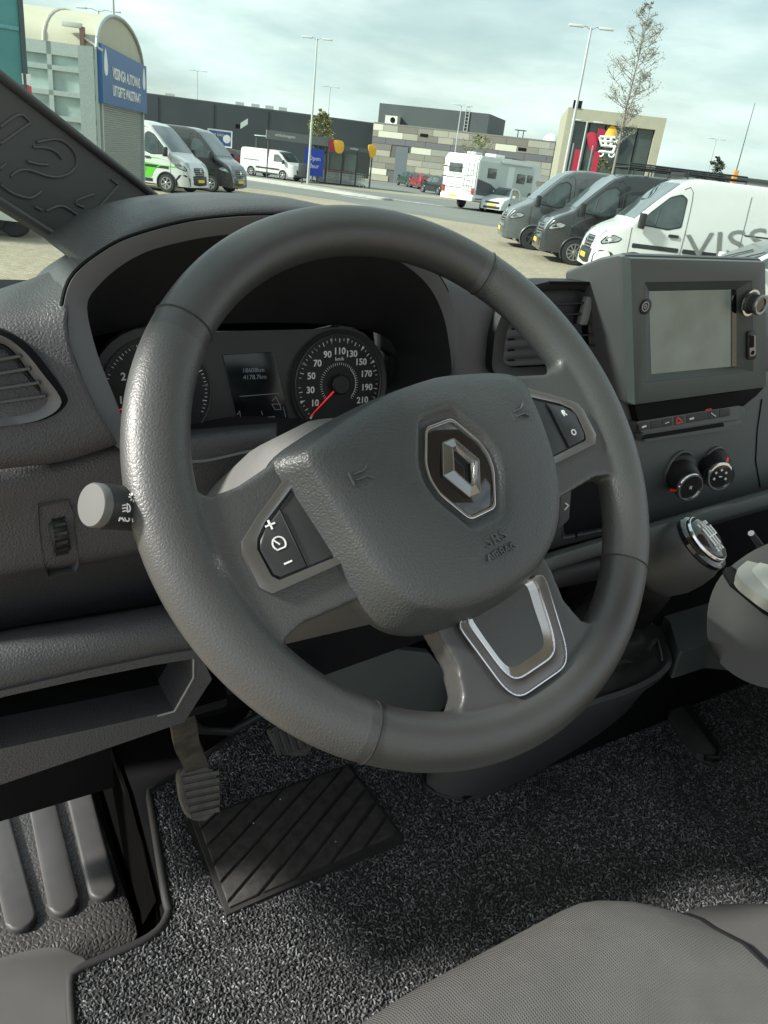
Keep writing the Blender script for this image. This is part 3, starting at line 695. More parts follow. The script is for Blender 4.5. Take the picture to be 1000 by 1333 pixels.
# centre stack face
sp = Plane((.8, .628, -.3), (0, -1, .05))
slab('centre_stack', [sp.px(*q) for q in ((716, 512), (800, 505), (1015, 482), (1180, 500), (1180, 596), (1010, 640), (862, 676), (716, 716))], sp.n, .05, m_green, db, .003)
cb = rnd([sp.px(*q, d=.001) for q in ((727, 600), (786, 585), (792, 690), (733, 702))], .006)
ring('cubby_frame', cb, [p+(sum(cb, Vector())/len(cb)-p)*.10 for p in cb], sp.n, .01, m_green, db, inner_drop=.003)
slab('cubby', [p+(sum(cb, Vector())/len(cb)-p)*.10+sp.n*.0004 for p in cb], sp.n, .004, m_matt, db)
slab('stack_seam', [sp.px(*q, d=.0012) for q in ((748, 604), (750, 604), (752, 700), (750, 700))], sp.n, .003, m_matt, db)
# side panel edge line beyond the knobs
strokes('stack_crease', [[sp.px(*q, d=.0008) for q in ((992, 520), (986, 560), (984, 600), (990, 634))]], .0016, sp.n, m_matt, db, .0006)
# switch strip
qp = Plane((.8, .618, -.27), (0, -1, .25))
slab('switch_hood', [sp.px(*q, d=.012) for q in ((826, 527), (995, 505), (985, 515), (968, 529), (832, 549))], sp.n, .03, m_matt, db, .001)
slab('switch_strip', rnd([qp.px(*q, d=.004) for q in ((829, 549), (962, 528), (970, 531), (970, 541), (962, 546), (836, 564))], .003), qp.n, .016, m_green, db, .001)
slab('card_slot', rnd([qp.px(*q, d=.001) for q in ((836, 564), (966, 546), (966, 553), (958, 558), (840, 575))], .003), qp.n, .012, m_green, db, .001)
slab('slot_gap', [qp.px(*q, d=.0016) for q in ((838, 566), (942, 550), (943, 555), (839, 572))], qp.n, .004, m_matt, db)
for i, px in enumerate((839, 854, 869, 885, 901, 914, 929, 944)):
    cy = 555-(px-839)*.168
    b_ = slab('strip_switch', [qp.px(px+dx, cy+dy, d=.0048) for dx, dy in ((-6.8, 6.4), (-7.2, -4), (6, -6.2), (6.8, 3.8))], qp.n, .004, m_black, db, .0005)
    if i == 3:
        strokes('hazard_symbol', [[qp.px(px-5, cy+4, d=.0052), qp.px(px-3, cy-4, d=.0052), qp.px(px+4, cy+2, d=.0052), qp.px(px-5, cy+4, d=.0052)]], .0018, qp.n, m_red, b_)
    elif i in (0, 4, 2):
        strokes('switch_symbol', [[qp.px(px-2.5, cy+1, d=.0052), qp.px(px+2, cy-.5, d=.0052)]], .0022 if i != 2 else .001, qp.n, m_white, b_)
    elif i == 6:
        strokes('switch_symbol', [[qp.px(px-3, cy-2.5, d=.0052), qp.px(px, cy, d=.0052), qp.px(px+3, cy+2, d=.0052)]], .001, qp.n, m_white, b_)
strokes('indicator_lamp', [[sp.px(919, 533.5, d=.0125), sp.px(926, 532.5, d=.0125)]], .002, sp.n, m_red, db)
# climate knobs
for bx_, by_, fx_, fy_, tk in ((882, 611, 898, 634, 200), (926, 605, 937, 620, 70)):
    b0 = sp.px(bx_, by_); f0 = P(fx_, fy_, y=b0.y-.040)
    kx = (f0-b0).normalized(); Lk = (f0-b0).length
    kn = lathe('climate_knob', [(.0265, 0), (.0265, .006), (.0225, .010), (.0220, Lk*.55), (.0205, Lk*.6), (.0205, Lk*.95)], b0, kx, m_black, db, 40)
    fn = (kx*.55+Vector((0, -1, .12))*.6).normalized()
    lathe('knob_collar', [(.0285, -.002), (.0285, .004), (.0268, .0055), (.0262, .001)], b0, sp.n, m_green, kn, 40)
    lathe('knob_ring', [(.0195, -.003), (.0205, .0015), (.0195, .003), (.0172, .0032), (.0165, .0005)], f0, fn, m_chrome, kn, 40)
    lathe('knob_face', [(.0170, -.001), (.0170, .0012), (.001, .0015)], f0, fn, m_gloss, kn, 36)
    u_ = Vector((1, 0, 0)); u_ = (u_-fn*u_.dot(fn)).normalized(); v_ = fn.cross(u_); v_ = v_ if v_.z > 0 else -v_
    a_ = R_(tk); q_ = u_*math.cos(a_)+v_*math.sin(a_)
    strokes('knob_pointer', [[f0+q_*.0205-kx*.004, f0+q_*.0255-kx*.008]], .005, fn, m_red, kn, .001)
    if bx_ < 900:
        strokes('knob_symbol', [[f0+fn*.002+u_*(.0002+k)+v_*-.002, f0+fn*.002+u_*k+v_*.002] for k in (-.0012, .0012)], .0008, fn, m_white, kn)
    else:
        for k in range(5):
            a2 = R_(200-k*55); c2 = f0+fn*.0018+(u_*math.cos(a2)+v_*math.sin(a2))*.0095
            strokes('knob_symbol', [[c2-u_*.0016, c2+u_*.0016], [c2-v_*.0016, c2+v_*.0016]], .0010, fn, m_white, kn)
        strokes('knob_symbol', [[f0+fn*.002-u_*.002, f0+fn*.002+u_*.002]], .0014, fn, m_white, kn)
# lower ledge running to the passenger side
rows = [R(.60, [(690, 727), (760, 706), (862, 676), (1010, 634), (1200, 585)]), R(.565, [(690, 731), (760, 709), (862, 679), (1010, 637), (1200, 588)]),
        R(.555, [(690, 742), (760, 719), (862, 690), (1010, 647), (1200, 598)]), R(.562, [(690, 752), (760, 728), (862, 700), (1010, 656), (1200, 606)]), R(.62, [(690, 756), (760, 732), (862, 704), (1010, 660), (1200, 610)])]
loft('lower_ledge', grid(rows, 16, 20), m_green, db, thick=.004, angle=70)
# passenger half of the dash, beyond the frame
rows = [[Vector((x, y, z)) for x in (.96, 1.2, 1.5, 1.78)] for y, z in ((.80, -.135), (.69, -.115), (.655, -.14), (.640, -.24), (.632, -.40))]
loft('passenger_panel', grid(rows, 12, 12), m_dash, db, thick=.006)
# dark body of the dash behind everything
box('dash_core', (-.20, .80, -.62), (1.75, 1.02, -.17), m_matt, db, .02)
box('glove_panel', (.93, .665, -.89), (1.755, .79, -.405), m_matt, db, .01)
box('footwell_back', (-.06, 1.02, -1.0), (1.75, 1.06, -.2), m_matt, db)
rows = [[Vector((x, y, z)) for x in (-.22, .1, .45, .9, 1.75)] for y, z in ((.78, -.165), (.9, -.175), (1.05, -.20), (1.22, -.27))]
loft('dash_top', grid(rows, 8, 8), m_dash, db, thick=.005)
slab('knee_under', [Vector((-.15, .60, -.535)), Vector((.24, .60, -.525)), Vector((.30, .80, -.56)), Vector((-.15, .80, -.57))], (0, 0, -1), .01, m_matt, db)
slab('column_infill', [P(*q, y=.66) for q in ((225, 785), (360, 760), (470, 700), (640, 640), (720, 640), (730, 720), (700, 790), (560, 830), (420, 880), (300, 905), (270, 890))], YN, .02, m_matt, db)

# ---- media unit
mu = thing('media_unit', 'boxy touchscreen media unit with volume knob on the dashboard', 'media unit', (.8, .68, -.24))
mp_ = Plane((.8, .592, -.15), (0, -1, .0))
mo = [(821, 336), (997, 341), (998, 504), (827, 527)]
MO = [mp_.px(*q) for q in mo]
m_scr_b = mat('screen_bezel', (.055, .066, .064), .45, grain=1800, gs=.08, var=.05)
def sc3(pts, k): c = sum(pts, Vector())/len(pts); return [c+(p-c)*k for p in pts]
sh_f = rnd(sc3(MO, 1.045), .008, 3)
sh_b = [p+Vector((0, .085, 0)) if p.z < -.15 else p+Vector((0, .085, -.030)) for p in sh_f]
shm = [p+Vector((-.004 if p.x < .8 else .004, .035, -.008 if p.z > -.15 else 0)) for p in sh_f]
loft('housing', [sc3([p+Vector((0, .0075, 0)) for p in sh_f], .985), [p+Vector((0, .012, 0)) for p in sh_f], shm, sh_b], m_dash_s, mu, closed=True, cap=True, angle=35)
rc = [mp_.px(*q, d=.006) for q in ((840, 368), (979, 366), (981, 483), (841, 498))]
bz = ring('bezel', [p for p in [mp_.px(*q, d=.006) for q in mo]], rc, mp_.n, .012, m_scr_b, mu, bevel=.0016)
dsq = [mp_.px(*q, d=-.002) for q in ((846, 381), (951, 379), (951, 475), (849, 486))]
loft('screen_slope', [[p+mp_.n*-.0005 for p in rc], [p for p in [mp_.px(*q, d=-.0025) for q in ((845, 379), (958, 377), (958, 477), (848, 487))]]], m_scr_b, mu, closed=True, angle=20)
slab('screen', [mp_.px(*q, d=-.0022) for q in ((845, 379), (953, 377), (953, 477), (848, 487))], mp_.n, .003, mat('screen_glass', (.185, .225, .205), .22, var=.16, vs=22, rvar=.12), mu)  # pale green-grey base colour stands in for the sky mirrored in the screen
slab('screen_border', [mp_.px(*q, d=-.0012) for q in ((953, 377), (959, 377), (959, 477), (953, 477))], mp_.n, .003, m_gloss, mu)
kb = mp_.px(977, 394, d=.006)
lathe('power_button', [(.0085, 0), (.0085, .001), (.0075, .0015), (.001, .0015)], mp_.px(840.5, 399, d=.0065), mp_.n, m_black, mu, 28)
pb = mp_.px(840.5, 399, d=.0082)
strokes('power_symbol', [[pb+Vector((.005*math.cos(R_(a)), 0, .005*math.sin(R_(a)))) for a in range(0, 361, 30)], [pb+Vector((.002*math.cos(R_(a)), 0, .002*math.sin(R_(a)))) for a in range(0, 361, 45)]], .0009, mp_.n, mat('grey_print', (.4, .42, .4), .5), mu)
vk = lathe('volume_knob', [(.0135, 0), (.0135, .002), (.0118, .003), (.0112, .011), (.0118, .0125)], kb, mp_.n, m_button, mu, 40)
lathe('knob_base', [(.0160, 0), (.0160, .0016), (.0135, .0018)], kb, mp_.n, m_chrome, vk, 40)
kf = kb+mp_.n*.0125
lathe('knob_ring', [(.0118, -.001), (.0122, .002), (.0112, .0035), (.0085, .0032), (.0082, .001)], kf, mp_.n, m_satin, vk, 40)
lathe('knob_face', [(.0084, 0), (.0084, .0018), (.001, .0018)], kf, mp_.n, m_gloss, vk, 30)
us = [mp_.px(*q, d=.0066) for q in ((974, 432), (985, 431), (985, 467), (974, 469))]
up = slab('usb_socket', rnd(us, .005), mp_.n, .003, m_black, mu, .0005)
uc = sum(us, Vector())/4
slab('usb_plate', rnd(sc3([p+mp_.n*.0008 for p in us], .74), .004), mp_.n, .002, m_satin, up)
slab('usb_slot', sc3([mp_.px(*q, d=.0080) for q in ((977, 437), (982, 437), (982, 452), (977, 453))], 1), mp_.n, .002, m_matt, up)
lathe('audio_jack', [(.0028, 0), (.0028, .0012), (.001, .0012)], mp_.px(979.5, 459, d=.0070), mp_.n, m_matt, up, 18)

# ================================================================== CAB: controls on the floor, seats, glass
# ---- gear lever
KC = ray(890, 722).normalized()*.775
gl_ = thing('gear_lever', 'gear lever with fat round knob and glossy black shift-pattern cap', 'gear lever', P(820, 860, z=-.60))
ka = (-ray(905, 700).normalized()*.50+CR*.62+CU*.42).normalized()
lathe('knob', [(0.0008, -0.0437), (0.0168, -0.0420), (0.0260, -0.0336), (0.0311, -0.0185), (0.0323, -0.0034), (0.0311, 0.0101), (0.0281, 0.0176)], KC, ka, mat('knob_skin', (.030, .031, .031), .5, grain=700, gs=.2, var=.05), gl_, 48, angle=60)
c0 = KC+ka*.0176
lathe('knob_collar', [(0.0273, 0.0000), (0.0290, 0.0017), (0.0290, 0.0050), (0.0265, 0.0071), (0.0244, 0.0076)], c0, ka, m_gloss, gl_, 48)
cp = lathe('knob_cap', [(0.0231, 0.0076), (0.0227, 0.0113), (0.0189, 0.0139), (0.0101, 0.0155), (0.0008, 0.0160)], c0, ka, m_gloss, gl_, 48, angle=80)
lathe('cap_ring', [(0.0231, 0.0084), (0.0242, 0.0091), (0.0235, 0.0109), (0.0223, 0.0113)], c0, ka, m_chrome, gl_, 48)
u_ = WU-ka*WU.dot(ka); u_.normalize(); v_ = ka.cross(u_)
if v_.y < 0: v_ = -v_
t0 = c0+ka*.0160
strokes('shift_pattern', [[t0+u_*x+v_*.009, t0+u_*x-v_*.009] for x in (-.010, -.0035, .003)]+[[t0+u_*.0095+v_*.009, t0+u_*.0095], [t0-u_*.010, t0+u_*.0095]], .0011, ka, m_white, cp, .0006)
for s, x, y in (('1', -.010, .013), ('3', -.0035, .013), ('5', .003, .013), ('R', .0095, .013), ('2', -.010, -.013), ('4', -.0035, -.013), ('6', .003, -.013)):
    text('shift_number', s, .0055, t0+u_*x+v_*y-ka*.0016, u_, v_, m_white, cp, .0012)
foot = P(830, 800, y=.60)
tube('lever_stick', [KC-ka*.048, KC.lerp(foot, .4)-Vector((0, 0, .01)), foot], [.016, .015, .022], m_matt, gl_, 14)
# ---- hand brake
hb = thing('hand_brake', 'black hand brake grip lying behind the lower wheel spoke', 'hand brake', P(760, 800, z=-.62))
a, b = P(700, 752, y=.58), P(795, 732, y=.58)
tube('grip', [a, a.lerp(b, .15), a.lerp(b, .8), b], [.013, .018, .019, .015], m_black, hb, 16)
tube('brake_arm', [a+Vector((.005, 0, -.002)), P(712, 800, y=.57), P(740, 835, y=.56)], [.012, .02, .026], m_black, hb, 12)
tube('key_ring', [P(*q, y=.50) for q in ((690, 742), (697, 743), (703, 751), (705, 763), (701, 774), (696, 778))], .0012, m_chrome, hb, 6)
# ---- floor console with stitched gaiter
fc = thing('floor_console', 'dark floor console with leather gaiter set in a rounded frame', 'console', (.85, .66, -.90))
ctop = [(640, 905), (700, 835), (760, 790), (838, 770), (852, 790), (874, 850), (870, 872), (840, 893), (790, 912), (700, 935)]
cbot = [(552, 1012), (620, 960), (700, 920), (800, 880), (862, 892), (866, 905), (800, 948), (740, 985), (640, 1034), (580, 1040)]
CT = cr([P(*q, z=-.66) for q in ctop], 60, True); CB = cr([P(*q, z=-.897) for q in cbot], 60, True)
def mixr(k, out=0):
    c = sum(CT, Vector())/60
    return [a.lerp(b, k)+Vector((a.x-c.x, a.y-c.y, 0)).normalized()*out for a, b in zip(CT, CB)]
cc = sum(CT, Vector())/60
loft('console_body', [CB, mixr(.6, -.004), mixr(.25, -.004), mixr(.08, .002), CT, [p+(cc-p)*.06+Vector((0, 0, .004)) for p in CT], [p+(cc-p)*.12+Vector((0, 0, -.004)) for p in CT]], m_dash_s, fc, closed=True, angle=50)
tube('console_lip', [p+Vector((0, 0, .004)) for p in CB]+[CB[0]+Vector((0, 0, .004))], .006, m_black, fc, 8, False)
G0 = [p+(cc-p)*.12+Vector((0, 0, -.004)) for p in CT]; top = P(795, 800, z=-.50)
rows = []
for i in range(14):
    k = i/13; fold = .012*math.sin(k*15)*(1-k*.4)
    rows.append([(p.lerp(cc.lerp(top, 1), 0)+(cc-p)*(k**.8*.62))+Vector((0, 0, k*.10+.010*math.sin(k*9)))+(cc-p).normalized()*fold*(1+.6*math.sin(j*.9)) for j, p in enumerate(G0)])
loft('gaiter', rows, mat('gaiter_leather', (.022, .021, .021), .48, grain=500, gs=.25, var=.1), fc, closed=True, cap=True, angle=80)
m_thread = mat('grey_thread', (.34, .33, .31), .8, var=.1)
tube('stitching', [p+(cc-p)*.13+Vector((0, 0, -.001)) for p in CT[26:40]], .0010, m_thread, fc, 5)
# block under the centre stack
tn = thing('tunnel_cover', 'dark plastic tunnel cover below the centre of the dashboard', 'panel', (.95, .72, -.9))
slab('cover_top', rnd([P(*q, z=-.64) for q in ((690, 800), (850, 770), (935, 756), (1100, 780), (1040, 850), (930, 836), (884, 850), (872, 808), (846, 786), (700, 815))], .01), (0, 0, 1), .05, m_green, tn, .008)
box('cover_body', (.66, .66, -.898), (1.15, .80, -.70), m_matt, tn, .01)

# ---- floor, mat, heel pad
fl = slab('cab_floor', [Vector((*q, -.905)) for q in ((.17, -.5), (1.75, -.5), (1.75, 1.06), (.21, 1.06), (.21, .83), (.19, .655), (.075, .60), (.07, -.5))], (0, 0, 1), .03, m_matt)
tag(fl, kind='structure')
MZ = -.893
matpx = [(194, 1031), (205, 1100), (216, 1169), (219, 1191), (193, 1222), (101, 1264), (92, 1290), (95, 1340)]
mo_ = [P(*q, z=MZ) for q in matpx]
outline = cr(mo_, 40)+[Vector((.06, -.30, MZ)), Vector((1.70, -.30, MZ)), Vector((1.70, 1.00, MZ)), Vector((.45, 1.00, MZ)), P(300, 960, z=MZ)]
fm = thing('floor_mat', 'charcoal flecked carpet floor mat with dark bound edge', 'floor mat', (.6, .5, MZ-.01))
slab('mat_backing', outline, (0, 0, 1), .008, mat('mat_backing', (.020, .020, .021), .9, grain=300, gs=.5, gtype='n'), fm)
tube('bound_edge', [P(305, 958, z=MZ), P(260, 990, z=MZ)]+cr(mo_, 40), .0058, mat('edge_binding', (.018, .018, .018), .7, grain=900, gs=.3), fm, 8)
# pile: small curled tufts
poly2 = [(p.x, p.y) for p in outline]
def inside(x, y):
    c = False; j = len(poly2)-1
    for i in range(len(poly2)):
        (xi, yi), (xj, yj) = poly2[i], poly2[j]
        if (yi > y) != (yj > y) and x < (xj-xi)*(y-yi)/(yj-yi)+xi: c = not c
        j = i
    return c
HP = [(.262, .633), (.538, .641), (.536, .805), (.272, .800)]
tv = []; tf = []; tcol = []
rr = random.Random(3); st = .0041
y = .20
while y < .99:
    x = .06
    while x < 1.45:
        X, Y_ = x+rr.uniform(-.0018, .0018), y+rr.uniform(-.0018, .0018); x += st
        if (Y_ < .30 and .25 < X < .6): continue
        if not inside(X, Y_): continue
        if HP[0][0] < X < HP[1][0] and HP[0][1] < Y_ < HP[2][1]: continue
        q = Vector((X, Y_, MZ)); dd = q.dot(CF)
        sx_, sy_ = 500+FPX*q.dot(CR)/dd, 666.5-FPX*q.dot(CU)/dd
        if sx_ > 1080 or sy_ > 1400 or sx_ < -60: continue
        an = rr.uniform(0, 6.283); l = rr.uniform(.0023, .0037); wd = rr.uniform(.0010, .0015); h = rr.uniform(.0016, .0038)+.0012*noise.noise(Vector((X*14, Y_*14, 0)))
        ux, uy = math.cos(an)*l, math.sin(an)*l; wx, wy = -math.sin(an)*wd, math.cos(an)*wd
        i = len(tv)
        tv += [(X-ux-wx, Y_-uy-wy, MZ-.001), (X-ux+wx, Y_-uy+wy, MZ-.001), (X-wx*.9, Y_-wy*.9, MZ+h*.6), (X+wx*.9, Y_+wy*.9, MZ+h*.6), (X, Y_, MZ+h), (X+ux-wx, Y_+uy-wy, MZ-.001), (X+ux+wx, Y_+uy+wy, MZ-.001), (X-ux*.7, Y_-uy*.7, MZ+h*.55), (X+ux*.7, Y_+uy*.7, MZ+h*.55)]
        tf += [(i, 7+i, 2+i), (i+7, i+4, i+2), (i+1, i+3, i+7), (i+7, i+3, i+4), (i, i+1, i+7), (i+2, i+4, i+8), (i+4, i+3, i+8), (i+2, i+8, i+5), (i+3, i+6, i+8), (i+5, i+8, i+6)]
        c = rr.choices((.046, .070, .105, .155, .23), (22, 28, 28, 17, 5))[0]*rr.uniform(.8, 1.2)*(1+.35*noise.noise(Vector((X*9, Y_*9, 3))))
        tcol += [c]*10
    y += st
print('TUFTS', len(tf), len(outline), outline[0], outline[-1])
off = wloc(fm)
me = bpy.data.meshes.new('carpet_pile'); me.from_pydata([(a-off.x, b-off.y, c-off.z) for a, b, c in tv], [], tf)
at_ = me.attributes.new('shade', 'FLOAT', 'FACE'); at_.data.foreach_set('value', tcol)
m_pile = bpy.data.materials.new('carpet_yarn'); m_pile.use_nodes = True; t = m_pile.node_tree; b = t.nodes['Principled BSDF']
an_ = t.nodes.new('ShaderNodeAttribute'); an_.attribute_name = 'shade'; cx_ = t.nodes.new('ShaderNodeMix'); cx_.data_type = 'RGBA'; cx_.blend_type = 'MULTIPLY'; cx_.inputs['Factor'].default_value = 1
cx_.inputs[7].default_value = (.96, 1, 1.03, 1); t.links.new(an_.outputs['Fac'], cx_.inputs[6]); t.links.new(cx_.outputs[2], b.inputs['Base Color']); b.inputs['Roughness'].default_value = .9; b.inputs['Specular IOR Level'].default_value = .1
me.materials.append(m_pile)
po = bpy.data.objects.new('carpet_pile', me); COL.objects.link(po); po.parent = fm; po['kind'] = 'stuff'
# heel pad with slanting quilted ribs
HZ = MZ+.0045
hpd = slab('heel_pad', [Vector((*q, HZ)) for q in HP], (0, 0, 1), .006, mat('heel_felt', (.020, .019, .018), .9, grain=900, gs=.4, gtype='n', var=.25, vs=90), fm, .002)
m_felt = mat('heel_rib', (.040, .038, .036), .92, grain=700, gs=.8, gtype='n', var=.4, vs=60, spot=(260, .74, (.075, .07, .062)))
def clip(poly, n, d):
    out = []
    for i in range(len(poly)):
        a, b = poly[i-1], poly[i]; da, db_ = a[0]*n[0]+a[1]*n[1]-d, b[0]*n[0]+b[1]*n[1]-d
        if (da < 0) != (db_ < 0):
            t = da/(da-db_); out.append((a[0]+(b[0]-a[0])*t, a[1]+(b[1]-a[1])*t))
        if db_ < 0: out.append(b)
    return out
inn_ = [(.269, .640), (.532, .648), (.530, .799), (.279, .794)]
nd_ = Vector((-.52, .855)).normalized(); c0_ = .39*nd_.x+.72*nd_.y
for k in range(-6, 7):
    a_, b_ = c0_+k*.0265+.0022, c0_+(k+1)*.0265-.0022
    pl = clip(clip(inn_, nd_, b_), (-nd_.x, -nd_.y), -a_)
    if len(pl) >= 3:
        ar = sum(pl[i-1][0]*pl[i][1]-pl[i][0]*pl[i-1][1] for i in range(len(pl)))
        if abs(ar) > 1e-4: slab('heel_rib', [Vector((*q, HZ+.0034)) for q in pl], (0, 0, 1), .006, m_felt, hpd, .0026, 3)
# specks of grit
for px, py in ((365, 1041), (437, 1096), (291, 1194), (330, 1072), (292, 1200)):
    q = P(px, py, z=HZ+.0045); lathe('grit', [(.0003, 0), (.0013, .0006), (.0003, .0016)], q, (0, 0, 1), mat('grit', (.5, .48, .44), .8), fm, 6)

# ---- pedals
cp_ = thing('clutch_pedal', 'worn clutch pedal with ribbed rubber pad on a bare metal arm', 'pedal', P(262, 1060, z=-.76))
cpl = Plane(P(262, 1035, z=-.735), (0, -.80, .60))
padp = rnd([cpl.px(*q) for q in ((231, 1006), (247, 996), (270, 994), (283, 1010), (288, 1045), (280, 1062), (262, 1071), (246, 1066), (236, 1044))], .010)
m_prub = mat('pedal_rubber', (.085, .078, .068), .55, grain=260, gs=.3, gtype='n', var=.3, vs=80)
slab('pedal_pad', padp, cpl.n, .014, m_prub, cp_, .003)
for k in range(6):
    y0 = 1012+k*9.5; x0 = 236+k*2.2
    a, b = cpl.px(x0+1, y0+3, d=.0006), cpl.px(min(x0+48, 285), y0-6, d=.0006)
    obox('pad_rib', (a+b)*.5, (b-a)*.5, cpl.n*.0018, cpl.n.cross((b-a).normalized())*.0030, m_prub, cp_, .001)
a0, a1, a2 = P(258, 1000, z=-.715), P(242, 965, z=-.66), P(238, 938, z=-.60)
m_steel = mat('worn_steel', (.20, .18, .15), .42, metal=.75, grain=120, gs=.2, gtype='n', var=.3, vs=70)
sd_ = Vector((.016, 0, 0)); dn_ = Vector((0, .006, .004))
loft('pedal_arm', [[p-sd_*k-dn_, p+sd_*k-dn_, p+sd_*k+dn_, p-sd_*k+dn_] for p, k in ((a2, .9), (a1, .95), (a0, .9), (P(262, 1012, z=-.735), .8))], m_steel, cp_, closed=True, cap=True, angle=30)
bp_ = thing('brake_pedal', 'ribbed brake pedal half hidden behind the wheel rim', 'pedal', P(372, 985, z=-.78))
bpl = Plane(P(372, 965, z=-.74), (0, -.80, .60))
slab('pedal_pad', rnd([bpl.px(*q) for q in ((350, 950), (392, 930), (415, 955), (400, 985), (366, 982))], .006), bpl.n, .014, m_rubber, bp_, .003)
for k in range(5):
    a, b = bpl.px(354+k*9, 974-k*3-20, d=.0006), bpl.px(364+k*9, 984-k*3, d=.0006)
    obox('pad_rib', (a+b)*.5, (b-a)*.5, bpl.n*.0018, bpl.n.cross((b-a).normalized())*.0022, m_rubber, bp_, .001)
tube('pedal_arm', [P(385, 950, z=-.735), P(395, 900, z=-.62), P(395, 870, z=-.52)], .011, m_matt, bp_, 10)
bx2 = thing('pedal_box', 'black pedal bracket in the shade under the dashboard', 'bracket', P(300, 900, z=-.62))
box('bracket_plate', (.20, .80, -.66), (.46, .86, -.50), m_matt, bx2, .01)
tube('bracket_hose', [P(*q, y=.76) for q in ((245, 935), (262, 950), (300, 952), (340, 930))], .006, m_black, bx2, 8)
tube('bracket_rod', [P(*q, y=.70) for q in ((395, 850), (385, 880), (372, 905))], .010, m_black, bx2, 8)
slab('bracket_web', [P(*q, y=.72) for q in ((420, 850), (470, 840), (560, 850), (600, 900), (560, 940), (450, 930), (425, 890))], YN, .012, m_green, bx2, .004)

# ---- seat rail bracket
sr = thing('seat_rail', 'grey metal rail bracket bolted to the carpet beside the console', 'rail', P(905, 950, z=-.89))
slab('rail_strip', [P(*q, z=-.876) for q in ((862, 905), (880, 903), (936, 978), (928, 988), (908, 980), (872, 928), (850, 926))], (0, 0, 1), .014, mat('painted_steel', (.055, .062, .060), .45, var=.1), sr, .003)
tube('rail_edge', [P(*q, z=-.874) for q in ((884, 905), (938, 976), (934, 988), (918, 986))], .006, m_black, sr, 8)

# ---- entry step at the door
es = thing('entry_step', 'moulded grey door step with three long raised ribs', 'step', (.08, 1.0, -1.17))
m_step = mat('step_plastic', (.042, .041, .040), .55, grain=130, gs=.9, var=.12, vs=14)
m_rib = mat('step_rib', (.046, .045, .044), .5, grain=500, gs=.2, gtype='n', var=.15, vs=20)
SZ = -1.15
edge = [P(*q, z=SZ) for q in ((178, 1212), (150, 1226), (110, 1238), (60, 1232), (0, 1250), (-120, 1290))]
rows = [[Vector((x, y+(dy if x > .1 else 0), SZ+dz+z)) for x, z, dy in ((-.25, 0, 0), (0, 0, 0), (.12, 0, 0), (.196, 0, -.01), (.205, -.005, -.015), (.207, -.02, -.015), (.204, -.10, -.015))]
        for y, dz in ((1.45, 0), (1.1, 0), (.93, 0), (.888, 0), (.872, -.006), (.862, -.03), (.855, -.11))]
loft('step_tread', rows, m_step, es, angle=50)
box('step_tray', (-.30, .70, -1.34), (.30, 1.5, -1.25), m_matt, es)
for (bx, by), (tx, ty), hw in (((28, 1200), (-6, 1066), .0225), ((83, 1180), (48, 1020), .0225), ((134, 1160), (90, 985), .0225)):
    b0, b1 = P(bx, by, z=SZ), P(tx, ty, z=SZ); d = (b1-b0).normalized(); b1 = b1+d*(.0 if bx < 60 else .2); s = Vector((d.y, -d.x, 0))
    pl = [b0+s*hw*math.cos(R_(a))+d*hw*math.sin(R_(a)) for a in range(-180, 1, 20)]+[b1+s*hw*math.cos(R_(a))+d*hw*math.sin(R_(a)) for a in range(0, 181, 20)]
    slab('step_rib', [p+Vector((0, 0, .012)) for p in pl], (0, 0, 1), .014, m_rib, es, .006, 3)
# wall of the step well
loft('well_wall', [[Vector((.215, 1.45, -.90)), Vector((.208, .90, -.90)), Vector((.192, .70, -.90)), Vector((.15, .655, -.90))], [Vector((.24, 1.45, -1.26)), Vector((.225, .90, -1.26)), Vector((.205, .75, -1.26)), Vector((.15, .70, -1.26))]], mat('well_black', (.004, .004, .004), .95, spec=0.0), es)
sl = thing('sill_cover', 'smooth light grey plastic sill cover below the seat corner', 'sill', P(50, 1300, z=-.99))
slab('cover_pad', cr([P(*q, z=-.955) for q in ((-200, 1300), (-60, 1262), (0, 1247), (55, 1234), (95, 1238), (117, 1254), (106, 1266), (97, 1290), (98, 1345), (90, 1420), (-200, 1450))], 60, True), (0, 0, 1), .03, mat('sill_plastic', (.085, .083, .082), .5, grain=1200, gs=.2, var=.06, vs=12), sl, .004, 2)

# ---- driver seat cushion
ds = thing('driver_seat', 'grey woven fabric driver seat cushion with darker side bolster', 'seat', (.38, -.05, -.90))
m_fab = mat('seat_fabric', (.090, .090, .087), .9, grain=150, gs=.40, gtype='w', var=.07, vs=40, spec=.15)
m_fab2 = mat('bolster_fabric', (.058, .057, .056), .85, grain=500, gs=.2, gtype='n', var=.08, vs=20, spec=.2)
